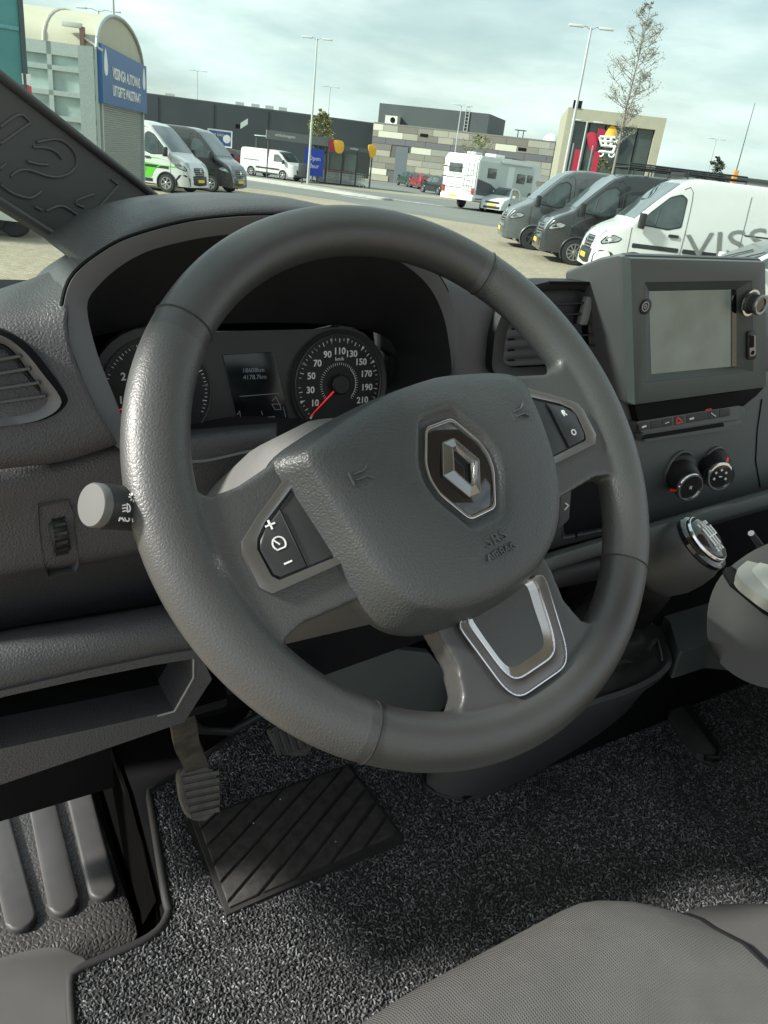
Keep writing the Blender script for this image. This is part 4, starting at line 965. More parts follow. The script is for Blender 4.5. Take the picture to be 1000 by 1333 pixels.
# seat surface height field; front edge rounds down
def seat_z(x, y):
    f = max(0, (y-.16)/.12)
    return -.545-.012*min(1, f)**2*1.0-.10*max(0, f-1)**1.6
def seat_row(xs, yoff=0):
    rows = []
    for i in range(26):
        t = i/25
        row = []
        for x in xs:
            e_ = .292-.055*max(0, (x-.43)/.09)**2 if x > .43 else .292-.03*max(0, (.30-x)/.2)**2
            if t < .7: y = -.40+(e_-.05+.40)*t/.7; z = -.545+.010*math.sin((y+.4)*3)
            else:
                a = (t-.7)/.3*math.pi*.62; y = e_-.05+.05*math.sin(min(a, math.pi/2)); z = -.545-.05*(1-math.cos(a))*1.1
            row.append(Vector((x, y, z)))
        rows.append(row)
    return rows
loft('cushion_panel', seat_row([.16+(.515-.16)*k/20 for k in range(21)]), m_fab, ds, angle=80)
def bol(x0, x1, s):
    rows = []
    xs = [k/12 for k in range(13)]
    for i in range(26):
        t = i/25; row = []
        for k in xs:
            x = x0+(x1-x0)*k
            e_ = .243-.10*k**1.3 if s > 0 else .292-.10*k**1.5
            zb = -.545+(.016*math.sin(k*math.pi) if k < .5 else .016*math.sin(k*math.pi)-.11*((k-.5)/.5)**2.2)
            if t < .7: y = -.40+(e_-.05+.40)*t/.7; z = zb
            else:
                a = (t-.7)/.3*math.pi*.62; y = e_-.05+.05*math.sin(min(a, math.pi/2)); z = zb-.05*(1-math.cos(a))*1.1
            row.append(Vector((x, y, z)))
        rows.append(row)
    return loft('side_bolster', rows, m_fab2, ds, angle=80)
bol(.515, .665, 1); bol(.16, .04, -1)
tube('seat_seam', [Vector((.5155, r[-1].y, r[-1].z+.0006)) for r in seat_row([.515])], .0016, m_matt, ds, 6)
box('seat_base', (.10, -.40, -.885), (.62, .20, -.64), m_matt, ds, .02)
# ---- passenger seat end with grey table top
ps = thing('passenger_seat', 'dark passenger seat edge with white stitching and pale grey table top', 'seat', (.95, .25, -.90))
m_vinyl = mat('seat_vinyl', (.042, .041, .040), .6, grain=900, gs=.25, gtype='n', var=.08, vs=16)
psn = Vector((-.72, -.58, .38)).normalized(); psp = Plane(P(950, 800, y=.43), psn)
psq = [(1090, 684), (1000, 708), (957, 733), (934, 757), (922, 790), (921, 828), (929, 853), (958, 880), (1000, 896), (1090, 908)]
slab('seat_side', cr([psp.px(*q) for q in psq], 60, True), -ray(985, 790).normalized(), .30, m_vinyl, ps, .028, 6)
tube('stitching', cr([psp.px(*q, d=-.0012) for q in ((966, 752), (952, 772), (945, 798), (946, 824), (956, 844), (980, 862), (1010, 873))], 30), .0011, m_thread, ps, 5)
A = [psp.px(*q) for q in ((1000, 708),)]*10
pz = psp.px(985, 740).z+.006
tabpx = [(958, 742), (975, 728), (1000, 712), (1060, 690), (1120, 740), (1060, 812), (1000, 783), (962, 754)]
tt = slab('table_top', rnd([P(*q, z=pz) for q in tabpx], .014, 4), (0, 0, 1), .012, mat('table_plastic', (.27, .265, .245), .5, grain=900, gs=.15, var=.05), ps, .004, 3)
inn2 = [(977, 741), (1000, 725), (1060, 702), (1100, 742), (1056, 790), (1000, 767)]
slab('table_inset', rnd([P(*q, z=pz+.0012) for q in inn2], .01, 3), (0, 0, 1), .004, mat('table_inset', (.36, .355, .33), .5, grain=900, gs=.1, var=.05), ps, .001)
tube('table_gasket', [P(*q, z=pz-.014) for q in ((950, 745), (958, 758), (1000, 792), (1060, 822))], .008, m_matt, ps, 8)
sb = thing('seat_belt_stalk', 'thin metal lever poking up beside the passenger seat', 'lever', P(990, 712, y=.50))
tube('lever_rod', [P(978, 694, y=.47), P(994, 716, y=.47)], [.004, .005], m_dash_s, sb, 8)

box('seat_cushion', (.92, -.35, -.66), (1.62, .34, -.45), m_fab2, ps, .05, 4)
box('seat_frame', (.98, -.33, -.885), (1.56, .25, -.66), m_matt, ps, .01)
# ---- windscreen, pillar
m_ws = glass('windscreen_tint', (.77, .89, .84))
wsn = thing('windscreen', 'large raked green-tinted windscreen above the dashboard', 'windscreen', (.7, 1.22, -.22))
wr = []
for k in range(9):
    t = k/8; row = []
    for j in range(13):
        s = -1+2*j/12
        row.append(Vector((.74+s*(1.02-.10*t), 1.24-.94*t-.16*s*s, -.23+.86*t-.10*t*(1-t))))
    wr.append(row)
loft('glass_pane', wr, m_ws, wsn, angle=80)
pl_ = thing('windscreen_pillar', 'dark windscreen pillar trim with embossed letters slanting down to the dashboard', 'pillar', P(175, 330, y=.98))
m_pil = mat('pillar_trim', (.062, .064, .063), .55, grain=1500, gs=.15, var=.08, vs=8)
pa, pb_, pc = P(0, 96, y=.80), P(0, 264, y=.80), P(245, 287, y=1.0)
pn = (pb_-pa).cross(pc-pa).normalized()
if pn.dot(-pa) < 0: pn = -pn
PP = Plane(pa, pn)
ppx = [(-160, -28), (0, 96), (120, 190), (250, 291), (290, 322), (190, 384), (105, 330), (0, 264), (-160, 160)]
ppl = [PP.px(*q) for q in ppx]
ppl[0] = ppl[1]+(ppl[1]-ppl[2]).normalized()*.55; ppl[-1] = ppl[-2]+(ppl[-2]-ppl[-3]).normalized()*.62
slab('pillar_panel', ppl, PP.n, .022, m_pil, pl_, .004, 3)
up_e = [ppl[0]+PP.n*.001]+[PP.px(*q, d=.001) for q in ((0, 98), (120, 192), (252, 294))]; lo_e = [ppl[-1]+PP.n*.001]+[PP.px(*q, d=.001) for q in ((0, 262), (105, 328), (190, 381))]
tube('edge_bead', up_e, .0045, m_pil, pl_, 8); tube('edge_bead', lo_e, .0040, m_pil, pl_, 8)
Z4 = lambda a: [(x/4, 90+y/4) for x, y in a]
m_emb = mat('embossed_ridge', (.070, .072, .071), .45, var=.05)
for ln in ([(0, 390), (155, 280)], [(0, 300), (100, 235), (155, 275)],
           [(320, 465), (290, 430), (240, 410), (170, 405)], [(190, 380), (290, 365), (350, 390), (390, 440), (400, 490), (370, 535), (310, 560), (240, 555), (150, 525), (90, 530), (55, 560)],
           [(140, 480), (200, 495), (250, 498)], [(0, 520), (30, 490)], [(0, 600), (60, 645), (130, 668), (170, 668), (215, 635)],
           [(435, 720), (390, 690), (490, 650)], [(240, 740), (320, 712), (400, 758)], [(415, 835), (615, 605)], [(365, 825), (415, 835)],
           [(670, 718), (715, 730), (742, 770)], [(795, 720), (800, 770), (770, 810)], [(495, 830), (530, 860), (590, 878)], [(440, 865), (480, 895), (540, 908)], [(180, 715), (215, 735)], [(580, 575), (615, 600)]):
    tube('embossed_letter', cr([PP.px(*q, d=.0005) for q in Z4(ln)], 3*len(ln)), .0014, m_emb, pl_, 8)

# ---- rest of the cab shell, out of view, put in to shape the light
sh = thing('cab_shell', 'unseen grey headlining and far door shading the cab', 'cab', (.75, 0, -.9))
m_lin = mat('headlining', (.42, .42, .40), .9, var=.04)
slab('roof_lining', [Vector((-.25, -.7, .62)), Vector((1.78, -.7, .62)), Vector((1.70, .22, .64)), Vector((-.18, .22, .64))], (0, 0, -1), .04, m_lin, sh)
box('far_door', (1.76, .10, -.9), (1.80, 1.0, -.16), m_dash_s, sh)

# ================================================================== OUTSIDE
GZ = -EYE
m_pave = None
def ground_mat(name, c1, c2, scale, brick=False):
    m = bpy.data.materials.new(name); m.use_nodes = True; t = m.node_tree; b = t.nodes['Principled BSDF']; l = t.links.new
    c = t.nodes.new('ShaderNodeTexCoord'); n = t.nodes.new('ShaderNodeTexNoise'); n.inputs['Scale'].default_value = scale; n.inputs['Detail'].default_value = 8; n.inputs['Roughness'].default_value = .7
    l(c.outputs['Object'], n.inputs['Vector']); r = t.nodes.new('ShaderNodeValToRGB'); r.color_ramp.elements[0].position = .3; r.color_ramp.elements[1].position = .7
    r.color_ramp.elements[0].color = (*c1, 1); r.color_ramp.elements[1].color = (*c2, 1); l(n.outputs['Fac'], r.inputs['Fac']); out = r.outputs['Color']
    n2 = t.nodes.new('ShaderNodeTexNoise'); n2.inputs['Scale'].default_value = .25; n2.inputs['Detail'].default_value = 5; l(c.outputs['Object'], n2.inputs['Vector'])
    r2 = t.nodes.new('ShaderNodeValToRGB'); r2.color_ramp.elements[0].color = (.72, .72, .72, 1); r2.color_ramp.elements[1].color = (1.15, 1.13, 1.08, 1); l(n2.outputs['Fac'], r2.inputs['Fac'])
    mx = t.nodes.new('ShaderNodeMix'); mx.data_type = 'RGBA'; mx.blend_type = 'MULTIPLY'; mx.inputs['Factor'].default_value = 1; l(out, mx.inputs[6]); l(r2.outputs['Color'], mx.inputs[7]); out = mx.outputs[2]
    if brick:
        bk = t.nodes.new('ShaderNodeTexBrick'); bk.inputs['Scale'].default_value = 5.0; bk.inputs['Color1'].default_value = (1, 1, 1, 1); bk.inputs['Color2'].default_value = (.70, .67, .63, 1); bk.inputs['Mortar'].default_value = (.42, .40, .37, 1); bk.inputs['Mortar Size'].default_value = .025
        mp = t.nodes.new('ShaderNodeMapping'); mp.inputs['Rotation'].default_value = (0, 0, .5); l(c.outputs['Object'], mp.inputs['Vector']); l(mp.outputs[0], bk.inputs['Vector'])
        m3 = t.nodes.new('ShaderNodeMix'); m3.data_type = 'RGBA'; m3.blend_type = 'MULTIPLY'; m3.inputs['Factor'].default_value = 1; l(out, m3.inputs[6]); l(bk.outputs['Color'], m3.inputs[7]); out = m3.outputs[2]
    l(out, b.inputs['Base Color']); b.inputs['Roughness'].default_value = .85; b.inputs['Specular IOR Level'].default_value = .3
    return m
def sheet(name, pts, dz, m, kind='structure'):
    o = mesh(name, [Vector((p[0], p[1], GZ+dz)) for p in pts], [tuple(range(len(pts)))], m, None, False)
    return tag(o, kind=kind)
m_pave = ground_mat('brick_paving', (.36, .31, .24), (.54, .48, .38), 22, True)
m_asph = ground_mat('asphalt', (.15, .155, .15), (.22, .225, .215), 60)
sheet('ground', [(-900, -900), (900, -900), (900, 900), (-900, 900)], 0, m_pave)
# road crossing behind the parked rows, seen as a grey band
def gl(lat, dep): v = LD(lat, dep); return (v.x, v.y)
sheet('road', [gl(-40, 47), gl(-8.0, 44), gl(-4.4, 42.5), gl(1.5, 37), gl(5, 36), gl(60, 30), gl(80, 70), gl(20, 62), gl(2, 64), gl(-12, 57.5), gl(-60, 70)], .004, m_asph)
sheet('far_road', [gl(-80, 66), gl(-14, 60.5), gl(-7, 64), gl(4, 72), gl(40, 70), gl(90, 76), gl(90, 88), gl(-4, 96), gl(-80, 100)], .005, m_asph)
m_mark = mat('road_paint', (.72, .72, .68), .8, var=.12, vs=6)
m_kerb = mat('kerb_concrete', (.42, .40, .36), .85, grain=40, gs=.3, gtype='n', vs=3)
is_ = [gl(-13.5, 55.5), gl(-7.5, 52.0), gl(-2.2, 49.0), gl(-1.7, 50.5), gl(-6.5, 55.2), gl(-13.2, 58.0)]
tag(slab('traffic_island', rnd([Vector((a, b, GZ+.12)) for a, b in is_], .6), (0, 0, 1), .12, m_kerb, None, .02), kind='structure')
ak = G(342, 272)
u0, v0 = Vector((_r.x, _r.y, 0)), Vector((_h.x, _h.y, 0))
arrow = [(-.9, .12), (.2, .12), (.2, .45), (1.1, 0), (.2, -.45), (.2, -.12), (-.9, -.12)]
tag(mesh('arrow_marking', [ak+u0*-a*1.1+v0*(b*2.2+a*.8)+Vector((0, 0, .006)) for a, b in arrow], [tuple(range(7))], m_mark, None, False), kind='structure')
for px, py in ((440, 252), (462, 257), (408, 246), (530, 262), (560, 266)):
    q = G(px, py); d = (u0+v0*-.55).normalized(); s = Vector((d.y, -d.x, 0))
    tag(mesh('lane_marking', [q+d*-1.0+s*.12+Vector((0, 0, .010)), q+d*1.0+s*.12+Vector((0, 0, .010)), q+d*1.0-s*.12+Vector((0, 0, .010)), q-d*1.0-s*.12+Vector((0, 0, .010))], [(0, 1, 2, 3)], m_mark, None, False), kind='structure')

# ---- vehicles (local: x forward, y left, z up from the ground)
m_tyre = mat('tyre', (.018, .018, .019), .8, grain=120, gs=.3, gtype='n')
m_alloy = mat('alloy', (.45, .46, .47), .35, metal=.8, var=.05)
m_vblack = mat('vehicle_black_trim', (.020, .021, .022), .55, var=.1, vs=3)
m_lamp = mat('lamp_glass', (.30, .32, .33), .10, coat=.5, var=.3, vs=14)
m_tail = mat('tail_lamp', (.45, .03, .03), .2, coat=.5)
m_vglass = mat('vehicle_glass', (.060, .078, .080), .06, coat=.6, var=.5, vs=1.6, rvar=.02)  # blotchy colour noise stands in for reflections on the panes
m_plate = mat('yellow_plate', (.78, .56, .05), .5)
m_under = mat('underbody', (.01, .01, .01), .9)
def interp(tab, x):
    if x <= tab[0][0]: return tab[0][1]
    for (a, p), (b, q) in zip(tab[:-1], tab[1:]):
        if x <= b: return p+(q-p)*(x-a)/(b-a)
    return tab[-1][1]
PLACED = []
class Veh:
    def __init__(s, name, label, cat, top, wid, paint, group=None, bot=None, hw=1.0, tumble=((.0, .95), (.3, .985), (.5, 1), (1.0, 1.0), (1.35, .985), (1.9, .93), (2.5, .87)), xs=None):
        s.t = thing(name, label, cat, (0, 0, 0), group); s.top = top; s.wid = wid; s.hw = hw; s.tum = tumble; s.bot = bot or [(-9, .28), (9, .28)]; s.paint = paint; s.archm = paint
        x0, x1 = top[0][0], top[-1][0]
        st = sorted(set([x0+(x1-x0)*k/36 for k in range(37)]+[p[0] for p in top]))
        rows = []
        T = [0, .10, .22, .36, .5, .64, .76, .86, .93]
        for x in st:
            zt = interp(top, x); zb = interp(s.bot, x); half = []
            for k in T: z = zb+(zt-.10-zb)*k/.93; half.append((s.side(x, z), z))
            w = half[-1][0]
            half += [(w*.985, zt-.055), (w*.93, zt-.020), (w*.80, zt-.006), (w*.45, zt+.004), (0, zt+.008)]
            rows.append([Vector((x, -y, z)) for y, z in half]+[Vector((x, y, z)) for y, z in half[-2::-1]])
        s.body = loft('body', rows, paint, s.t, cap=False, angle=32)
        N = len(rows[0])
        mesh('underside', [r[0]+Vector((0, 0, .02)) for r in rows]+[r[-1]+Vector((0, 0, .02)) for r in rows], [(i, i+1, len(rows)+i+1, len(rows)+i) for i in range(len(rows)-1)], m_under, s.t, False)
        for r in (rows[0], rows[-1]): mesh('end_panel', r, [tuple(range(N))], paint, s.t, False)
    def side(s, x, z): return s.hw*interp(s.wid, x)*interp(s.tum, z)
    def topz(s, x, y):
        w = s.side(x, interp(s.top, x)-.10); f = abs(y)/w; zt = interp(s.top, x)
        return zt+(.008-.014*min(1, f/.8) if f < .8 else -.006-.014*(f-.8)/.13)
    def panel(s, name, poly, m, sides=(1, -1), d=.010, par=None, r=.05):
        """a patch lying on the flank, given in (x, z)"""
        out = []
        for sg in sides:
            pl = rnd([Vector((a, b, 0)) for a, b in poly], r, 3) if r else [Vector((a, b, 0)) for a, b in poly]
            pts = [Vector((p.x, sg*(s.side(p.x, p.y)+d), p.y)) for p in pl]
            bm = bmesh.new(); f = [bm.verts.new(p) for p in pts]; b = [bm.verts.new(p-Vector((0, sg*.02, 0))) for p in pts]; n = len(f)
            bm.faces.new(f)
            for i in range(n): bm.faces.new((f[i], f[(i+1) % n], b[(i+1) % n], b[i]))
            out.append(bmobj(name, bm, m, par or s.t, False))
        return out
    def screen(s, name, xa, xb, m, k=.86, d=.014):
        """glass across the slope between xa (top) and xb (base)"""
        rows = []
        for i in range(7):
            x = xa+(xb-xa)*i/6; w = s.side(x, interp(s.top, x)-.1)*k
            rows.append([Vector((x, w*j/5, s.topz(x, w*j/5)+d)) for j in range(-5, 6)])
        return loft(name, rows, m, s.t, angle=80)
    def line(s, name, pts, m, sides=(1, -1), wdt=.012):
        for sg in sides:
            q = cr([Vector((a, 0, b)) for a, b in pts], max(8, 5*len(pts))); q = [Vector((p.x, sg*(s.side(p.x, p.z)+.003), p.z)) for p in q]
            tube(name, q, wdt*.5, m, s.t, 5)
    def wheels(s, xs, r, yo, spokes=6, rimm=None, sides=(1, -1), dark=False):
        for x in xs:
            for sg in sides:
                y = sg*(s.side(x, r*1.5)-.022); ax = (0, sg, 0)
                wh = lathe('wheel', [(r*.62, -.16), (r*.93, -.16), (r, -.12), (r, .0), (r*.95, .035), (r*.66, .040), (r*.63, .02)], (x, y, r), ax, m_tyre, s.t, 30)
                lathe('hub_well', [(r*.64, -.05), (.01, -.05)], (x, y, r), ax, m_under, wh, 20)
                rm_ = rimm or m_alloy
                lathe('rim_ring', [(r*.66, .02), (r*.66, .045), (r*.58, .045), (r*.57, .0)], (x, y, r), ax, rm_, wh, 26)
                for k in range(spokes):
                    a = 2*math.pi*k/spokes+.3; d = Vector((math.cos(a), 0, math.sin(a))); e = Vector((-math.sin(a), 0, math.cos(a)))
                    obox('spoke', Vector((x, y+sg*.030, r))+d*r*.33, d*r*.29, Vector((0, sg*.012, 0)), e*r*(.075 if spokes < 9 else .05), rm_, wh)
                lathe('hub', [(r*.15, .0), (r*.15, .045), (r*.08, .055), (.005, .056)], (x, y, r), ax, rm_, wh, 14)
                # arch
                A = [Vector((x+r*k_*math.cos(R_(a)), 0, r+r*k_*math.sin(R_(a)))) for a in range(-30, 211, 12) for k_ in (1.17,)]
                A = [Vector((p.x, sg*(max(s.side(p.x, max(p.z, .3)), s.side(x, r*1.5)-.02)+.006), p.z)) for p in A]
                ctr = Vector((x, A[0].y, r)); n_ = len(A)
                mesh('wheel_arch', A+[Vector((x, sg*(s.side(x, r*1.5)+.006), r))], [(i, i+1, n_) for i in range(n_-1)], m_under, s.t, False)
                tube('arch_lip', [p+Vector((0, sg*.006, 0)) for p in A], .022, s.archm, s.t, 5)
    def place(s, loc, fwd):
        PLACED.append((s, loc, Vector(fwd))); return s.t
    def settle(s, loc, fwd):
        s.t.location = Vector((loc[0], loc[1], GZ)); s.t.rotation_euler = (0, 0, math.atan2(fwd[1], fwd[0])); return s.t
    def mirror(s, x, z, m, sides=(1, -1), h=.34, w=.20):
        for sg in sides:
            y = sg*(s.side(x, z)+.16)
            box('door_mirror', (x-.07, y-w*.5, z-.06), (x+.07, y+w*.5, z-.06+h), m, s.t, .04)
            tube('mirror_arm', [Vector((x-.02, sg*s.side(x, z), z)), Vector((x-.01, y, z-.02))], .03, m, s.t, 6)

VTOP = [(-2.60, 2.30), (-2.55, 2.46), (-2.3, 2.50), (.6, 2.50), (.98, 2.45), (1.22, 2.34), (1.62, 1.98), (2.02, 1.58), (2.16, 1.42), (2.45, 1.28), (2.68, 1.14), (2.80, .98), (2.86, .80), (2.90, .50)]
VWID = [(-2.6, .97), (-2.3, 1.0), (1.9, 1.0), (2.3, .98), (2.6, .93), (2.8, .84), (2.9, .74)]
def van(name, label, paint, group=None, lower=None, rimm=None, spokes=6, hw=1.02, front_dark=True):
    v = Veh(name, label, 'van', VTOP, VWID, paint, group, hw=hw)
    door = [(1.98, 1.40), (1.30, 1.36), (1.02, 1.44), (1.02, 2.02), (1.16, 2.10), (1.40, 2.02), (1.78, 1.66)]
    v.panel('window_seal', [(a+(a-1.4)*.06, b+(b-1.7)*.09) for a, b in door], m_vblack, d=.006)
    v.panel('side_window', door, m_vglass, d=.012)
    v.line('quarter_post', [(1.62, 1.40), (1.58, 1.82)], m_vblack, wdt=.035)
    v.screen('windscreen', 1.20, 2.10, m_vglass)
    v.line('door_seam', [(2.12, .55), (2.14, 1.30)], m_vblack); v.line('door_seam', [(.90, .50), (.90, 2.15), (1.12, 2.24)], m_vblack)
    v.line('slide_seam', [(-.45, .5), (-.45, 2.25)], m_vblack); v.line('slide_rail', [(-.5, 1.42), (-2.3, 1.42)], m_vblack, wdt=.03)
    v.panel('sill_trim', [(-1.2, .34), (1.35, .34), (1.35, .46), (-1.2, .46)], m_vblack, r=0)
    v.panel('rub_strip', [(-.4, .86), (.85, .86), (.85, .96), (-.4, .96)], lower or m_vblack, r=.02)
    v.panel('rub_strip', [(.95, .86), (2.05, .86), (2.05, .96), (.95, .96)], lower or m_vblack, r=.02)
    v.panel('door_handle', [(1.02, 1.18), (1.26, 1.18), (1.26, 1.25), (1.02, 1.25)], m_vblack, d=.035, r=.02)
    # nose
    nb = m_vblack if front_dark else lower
    rows = [[Vector((x+.012, y*interp(VWID, x)*hw*1.012, z)) for y in (-1, -.97, -.7, -.3, 0, .3, .7, .97, 1)] for x, z in ((2.60, .24), (2.80, .24), (2.905, .40), (2.905, .58), (2.87, .70))]
    for r in rows:
        for q, k in zip(r, (-.30, -.12, 0, .02, .03, .02, 0, -.12, -.30)): q.x += k*.9
    loft('bumper', rows, nb, v.t, angle=60, thick=.02)
    v.panel('headlamp', [(2.32, 1.02), (2.50, 1.07), (2.66, 1.01), (2.75, .90), (2.72, .87), (2.58, .92), (2.40, .96)], m_lamp, d=.014, r=.03)
    v.panel('headlamp_surround', [(2.30, 1.03), (2.50, 1.09), (2.68, 1.03), (2.78, .90), (2.74, .84), (2.57, .89), (2.38, .94)], m_vblack, d=.007, r=.03)
    for sg in (1, -1):
        rows = []
        for i in range(6):
            x = 2.64+.20*i/5; w_ = v.side(x, interp(VTOP, x)-.1)
            rows.append([Vector((x, sg*w_*(.58+.06*i+(.93-.58-.06*i)*j/4), v.topz(x, w_*(.58+.06*i+(.93-.58-.06*i)*j/4))+.012)) for j in range(5)])
        loft('headlamp_front', rows, m_lamp, v.t, angle=80)
    if front_dark:
        v.panel('bumper_corner', [(2.32, .30), (2.88, .30), (2.87, .60), (2.74, .72), (2.48, .70), (2.36, .55)], m_vblack, d=.012, r=.04)
        v.archm = m_vblack
    rows = [[Vector((x+.03-.10*abs(y)**2, y*.60*hw, z)) for y in (-1, -.6, -.2, .2, .6, 1)] for x, z in ((2.80, 1.00), (2.87, .86), (2.885, .70))]
    gr = loft('grille', rows, m_vblack, v.t, thick=.02)
    for z, x in ((.96, 2.85), (.88, 2.895), (.80, 2.91), (.73, 2.915)):
        tube('grille_bar', [Vector((x-.10*abs(y)**2+.005, y*.58*hw, z)) for y in (-1, -.5, 0, .5, 1)], .012, m_alloy, gr, 5)
    lathe('badge', [(.10, 0), (.08, .02), (.01, .02)], (2.905, 0, .88), (1, 0, .1), m_chrome, gr, 4)
    obox('number_plate', (2.945, 0, .52), Vector((.006, 0, 0)), Vector((0, .26, 0)), Vector((0, 0, .055)), m_plate, v.t)
    v.mirror(1.98, 1.36, m_vblack)
    for sg in (1, -1):
        obox('tail_lamp', (-2.605, sg*.90*hw, 1.35), Vector((.012, 0, 0)), Vector((0, .05, 0)), Vector((0, 0, .28)), m_tail, v.t)
    v.wheels((1.95, -1.75), .345, .10, spokes, rimm)
    return v
paint_w = mat('white_paint', (.60, .61, .60), .30, coat=.5, var=.03, vs=2)
paint_g = mat('dark_grey_paint', (.060, .066, .070), .28, metal=.3, coat=.7, var=.05, vs=2)
paint_g2 = mat('slate_grey_paint', (.105, .115, .118), .28, metal=.3, coat=.7, var=.05, vs=2)
paint_k = mat('graphite_paint', (.032, .035, .037), .26, metal=.3, coat=.8, var=.05, vs=2)
m_lime = mat('lime_green_wrap', (.10, .52, .03), .4, coat=.3, var=.04)
m_darkalloy = mat('dark_alloy', (.10, .10, .105), .35, metal=.7)
# right-hand row, noses towards the left
rowd = Vector((1.37, 3.31, 0)).normalized(); fw = Matrix.Rotation(R_(-11), 3, 'Z') @ Vector((-rowd.y, rowd.x, 0))
def park(v, fwpx=None, wheel=None, xw=1.95, yw=1.0):
    """set a vehicle so that its nearer front wheel stands at the given ground point"""
    lft = Vector((-fw.y, fw.x, 0)); loc = Vector((wheel.x, wheel.y, 0))-fw*xw-lft*yw
    return v.place(loc, fw)
g1 = van('parked_van', 'slate grey panel van between motorhome and roof-racked van', paint_g2, 'vans parked nose out in the right row', paint_g2, m_darkalloy, 5, front_dark=False); park(g1, wheel=G(690, 325))
g2 = van('parked_van', 'graphite grey panel van with black roof rack', paint_k, 'vans parked nose out in the right row', paint_k, m_alloy, 10, front_dark=False); park(g2, wheel=G(744, 345))
g3 = van('parked_van', 'white panel van with big grey lettering on its side', paint_w, 'vans parked nose out in the right row', m_vblack, m_alloy, 6); park(g3, wheel=G(816, 371))
for v, xs in ((g1, (.75, -.30)), (g2, (.80, -.38))):
    v.panel('rear_side_window', [(xs[0], 1.42), (xs[1], 1.42), (xs[1], 1.98), (xs[0], 1.98)], m_vglass, d=.010)
v = g2
for y in (-.82, .82):
    tube('rack_rail', [Vector((x, y, 2.66)) for x in (-2.3, -1, 0, .9)], .03, m_vblack, v.t, 6); tube('rack_rail', [Vector((x, y, 2.76)) for x in (-2.3, -1, 0, .9)], .022, m_vblack, v.t, 6)
for x in (-2.3, -1.77, -1.24, -.71, -.18, .35, .9):
    tube('rack_bar', [Vector((x, -.82, 2.66)), Vector((x, .82, 2.66))], .022, m_vblack, v.t, 6)
    for y in (-.82, .82): tube('rack_post', [Vector((x, y, 2.46)), Vector((x, y, 2.76))], .02, m_vblack, v.t, 5)
box('light_bar', (.98, -.55, 2.50), (1.10, .55, 2.60), m_vblack, g3.t, .02)
# lettering on the white van: big grey V I S S, running rearwards along its left flank
m_letter = mat('grey_vinyl', (.36, .37, .36), .5, var=.04)
lq = [Vector((1, 0, 0)), Vector((0, 0, 1))]
t_ = text('van_lettering', 'VISSINGA', .80, Vector((.80, 0, .98)), Vector((-1, 0, .20)), Vector((.20, 0, 1)), m_letter, g3.t, .004, 'LEFT', 1.35)
for q in t_.data.vertices:
    x, z = q.co.x, q.co.z
    q.co.x = max(-2.5, x); q.co.z = min(2.3, z); q.co.y = g3.side(q.co.x, max(.3, q.co.z))+.014
# the white hatchback in the next bay
CTOP = [(-1.95, .80), (-1.90, 1.02), (-1.70, 1.24), (-1.35, 1.44), (-.6, 1.52), (.10, 1.48), (.45, 1.36), (1.10, .99), (1.25, .95), (1.65, .86), (1.95, .72), (2.05, .45)]
CWID = [(-2.0, .86), (-1.6, .97), (1.2, 1.0), (1.6, .95), (1.9, .84), (2.05, .70)]
CTUM = ((.0, .94), (.3, .98), (.6, 1), (.9, .98), (1.2, .87), (1.5, .74))
def hatch(name, label, paint, group=None):
    v = Veh(name, label, 'car', CTOP, CWID, paint, group, hw=.88, tumble=CTUM, bot=[(-9, .22), (9, .22)])
    v.panel('side_window', [(.98, .97), (.05, .95), (.05, 1.38), (.40, 1.33)], m_vglass, d=.008); v.panel('side_window', [(-.02, .95), (-.95, .98), (-1.25, 1.16), (-.9, 1.36), (-.02, 1.39)], m_vglass, d=.008)
    v.screen('windscreen', .20, 1.06, m_vglass, .84); v.screen('rear_window', -1.38, -1.76, m_vglass, .80)
    v.line('door_seam', [(1.05, .35), (1.08, .92)], m_vblack); v.line('door_seam', [(.02, .35), (.02, .94)], m_vblack); v.line('door_seam', [(-.85, .55), (-.92, .96)], m_vblack)
    v.panel('sill_trim', [(-.9, .24), (.95, .24), (.95, .33), (-.9, .33)], m_vblack, r=0)
    for sg in (1, -1):
        pts = [Vector((x, sg*y, z)) for x, z, y in ((1.55, .84, .83), (1.86, .76, .70), (1.97, .62, .52), (1.80, .62, .76))]
        mesh('headlamp', pts+[p-Vector((.1, sg*.08, .02)) for p in pts], [(0, 1, 2, 3)]+[(i, (i+1) % 4, 4+(i+1) % 4, 4+i) for i in range(4)], m_lamp, v.t, False)
        pts = [Vector((x, sg*y, z)) for x, z, y in ((-1.93, .98, .70), (-1.97, .72, .76), (-1.70, .78, .86), (-1.74, .98, .80))]
        mesh('tail_lamp', pts+[p+Vector((.1, -sg*.08, 0)) for p in pts], [(0, 1, 2, 3)]+[(i, (i+1) % 4, 4+(i+1) % 4, 4+i) for i in range(4)], m_tail, v.t, False)
    obox('number_plate', (2.065, 0, .46), Vector((.006, 0, 0)), Vector((0, .26, 0)), Vector((0, 0, .055)), m_plate, v.t); obox('number_plate', (-1.975, 0, .62), Vector((.006, 0, 0)), Vector((0, .26, 0)), Vector((0, 0, .055)), m_plate, v.t)
    obox('grille', (2.04, 0, .62), Vector((.012, 0, 0)), Vector((0, .42, 0)), Vector((0, 0, .045)), m_vblack, v.t); obox('bumper_intake', (2.05, 0, .33), Vector((.015, 0, 0)), Vector((0, .5, 0)), Vector((0, 0, .06)), m_vblack, v.t)
    v.mirror(.92, .98, paint, h=.16, w=.18); v.wheels((1.28, -1.22), .31, .06, 5)
    return v
h1 = hatch('parked_car', 'white hatchback beside the lettered white van, mostly hidden by the media unit', paint_w); park(h1, wheel=G(816, 371)-rowd*3.2-fw*.6, xw=1.28, yw=.86)
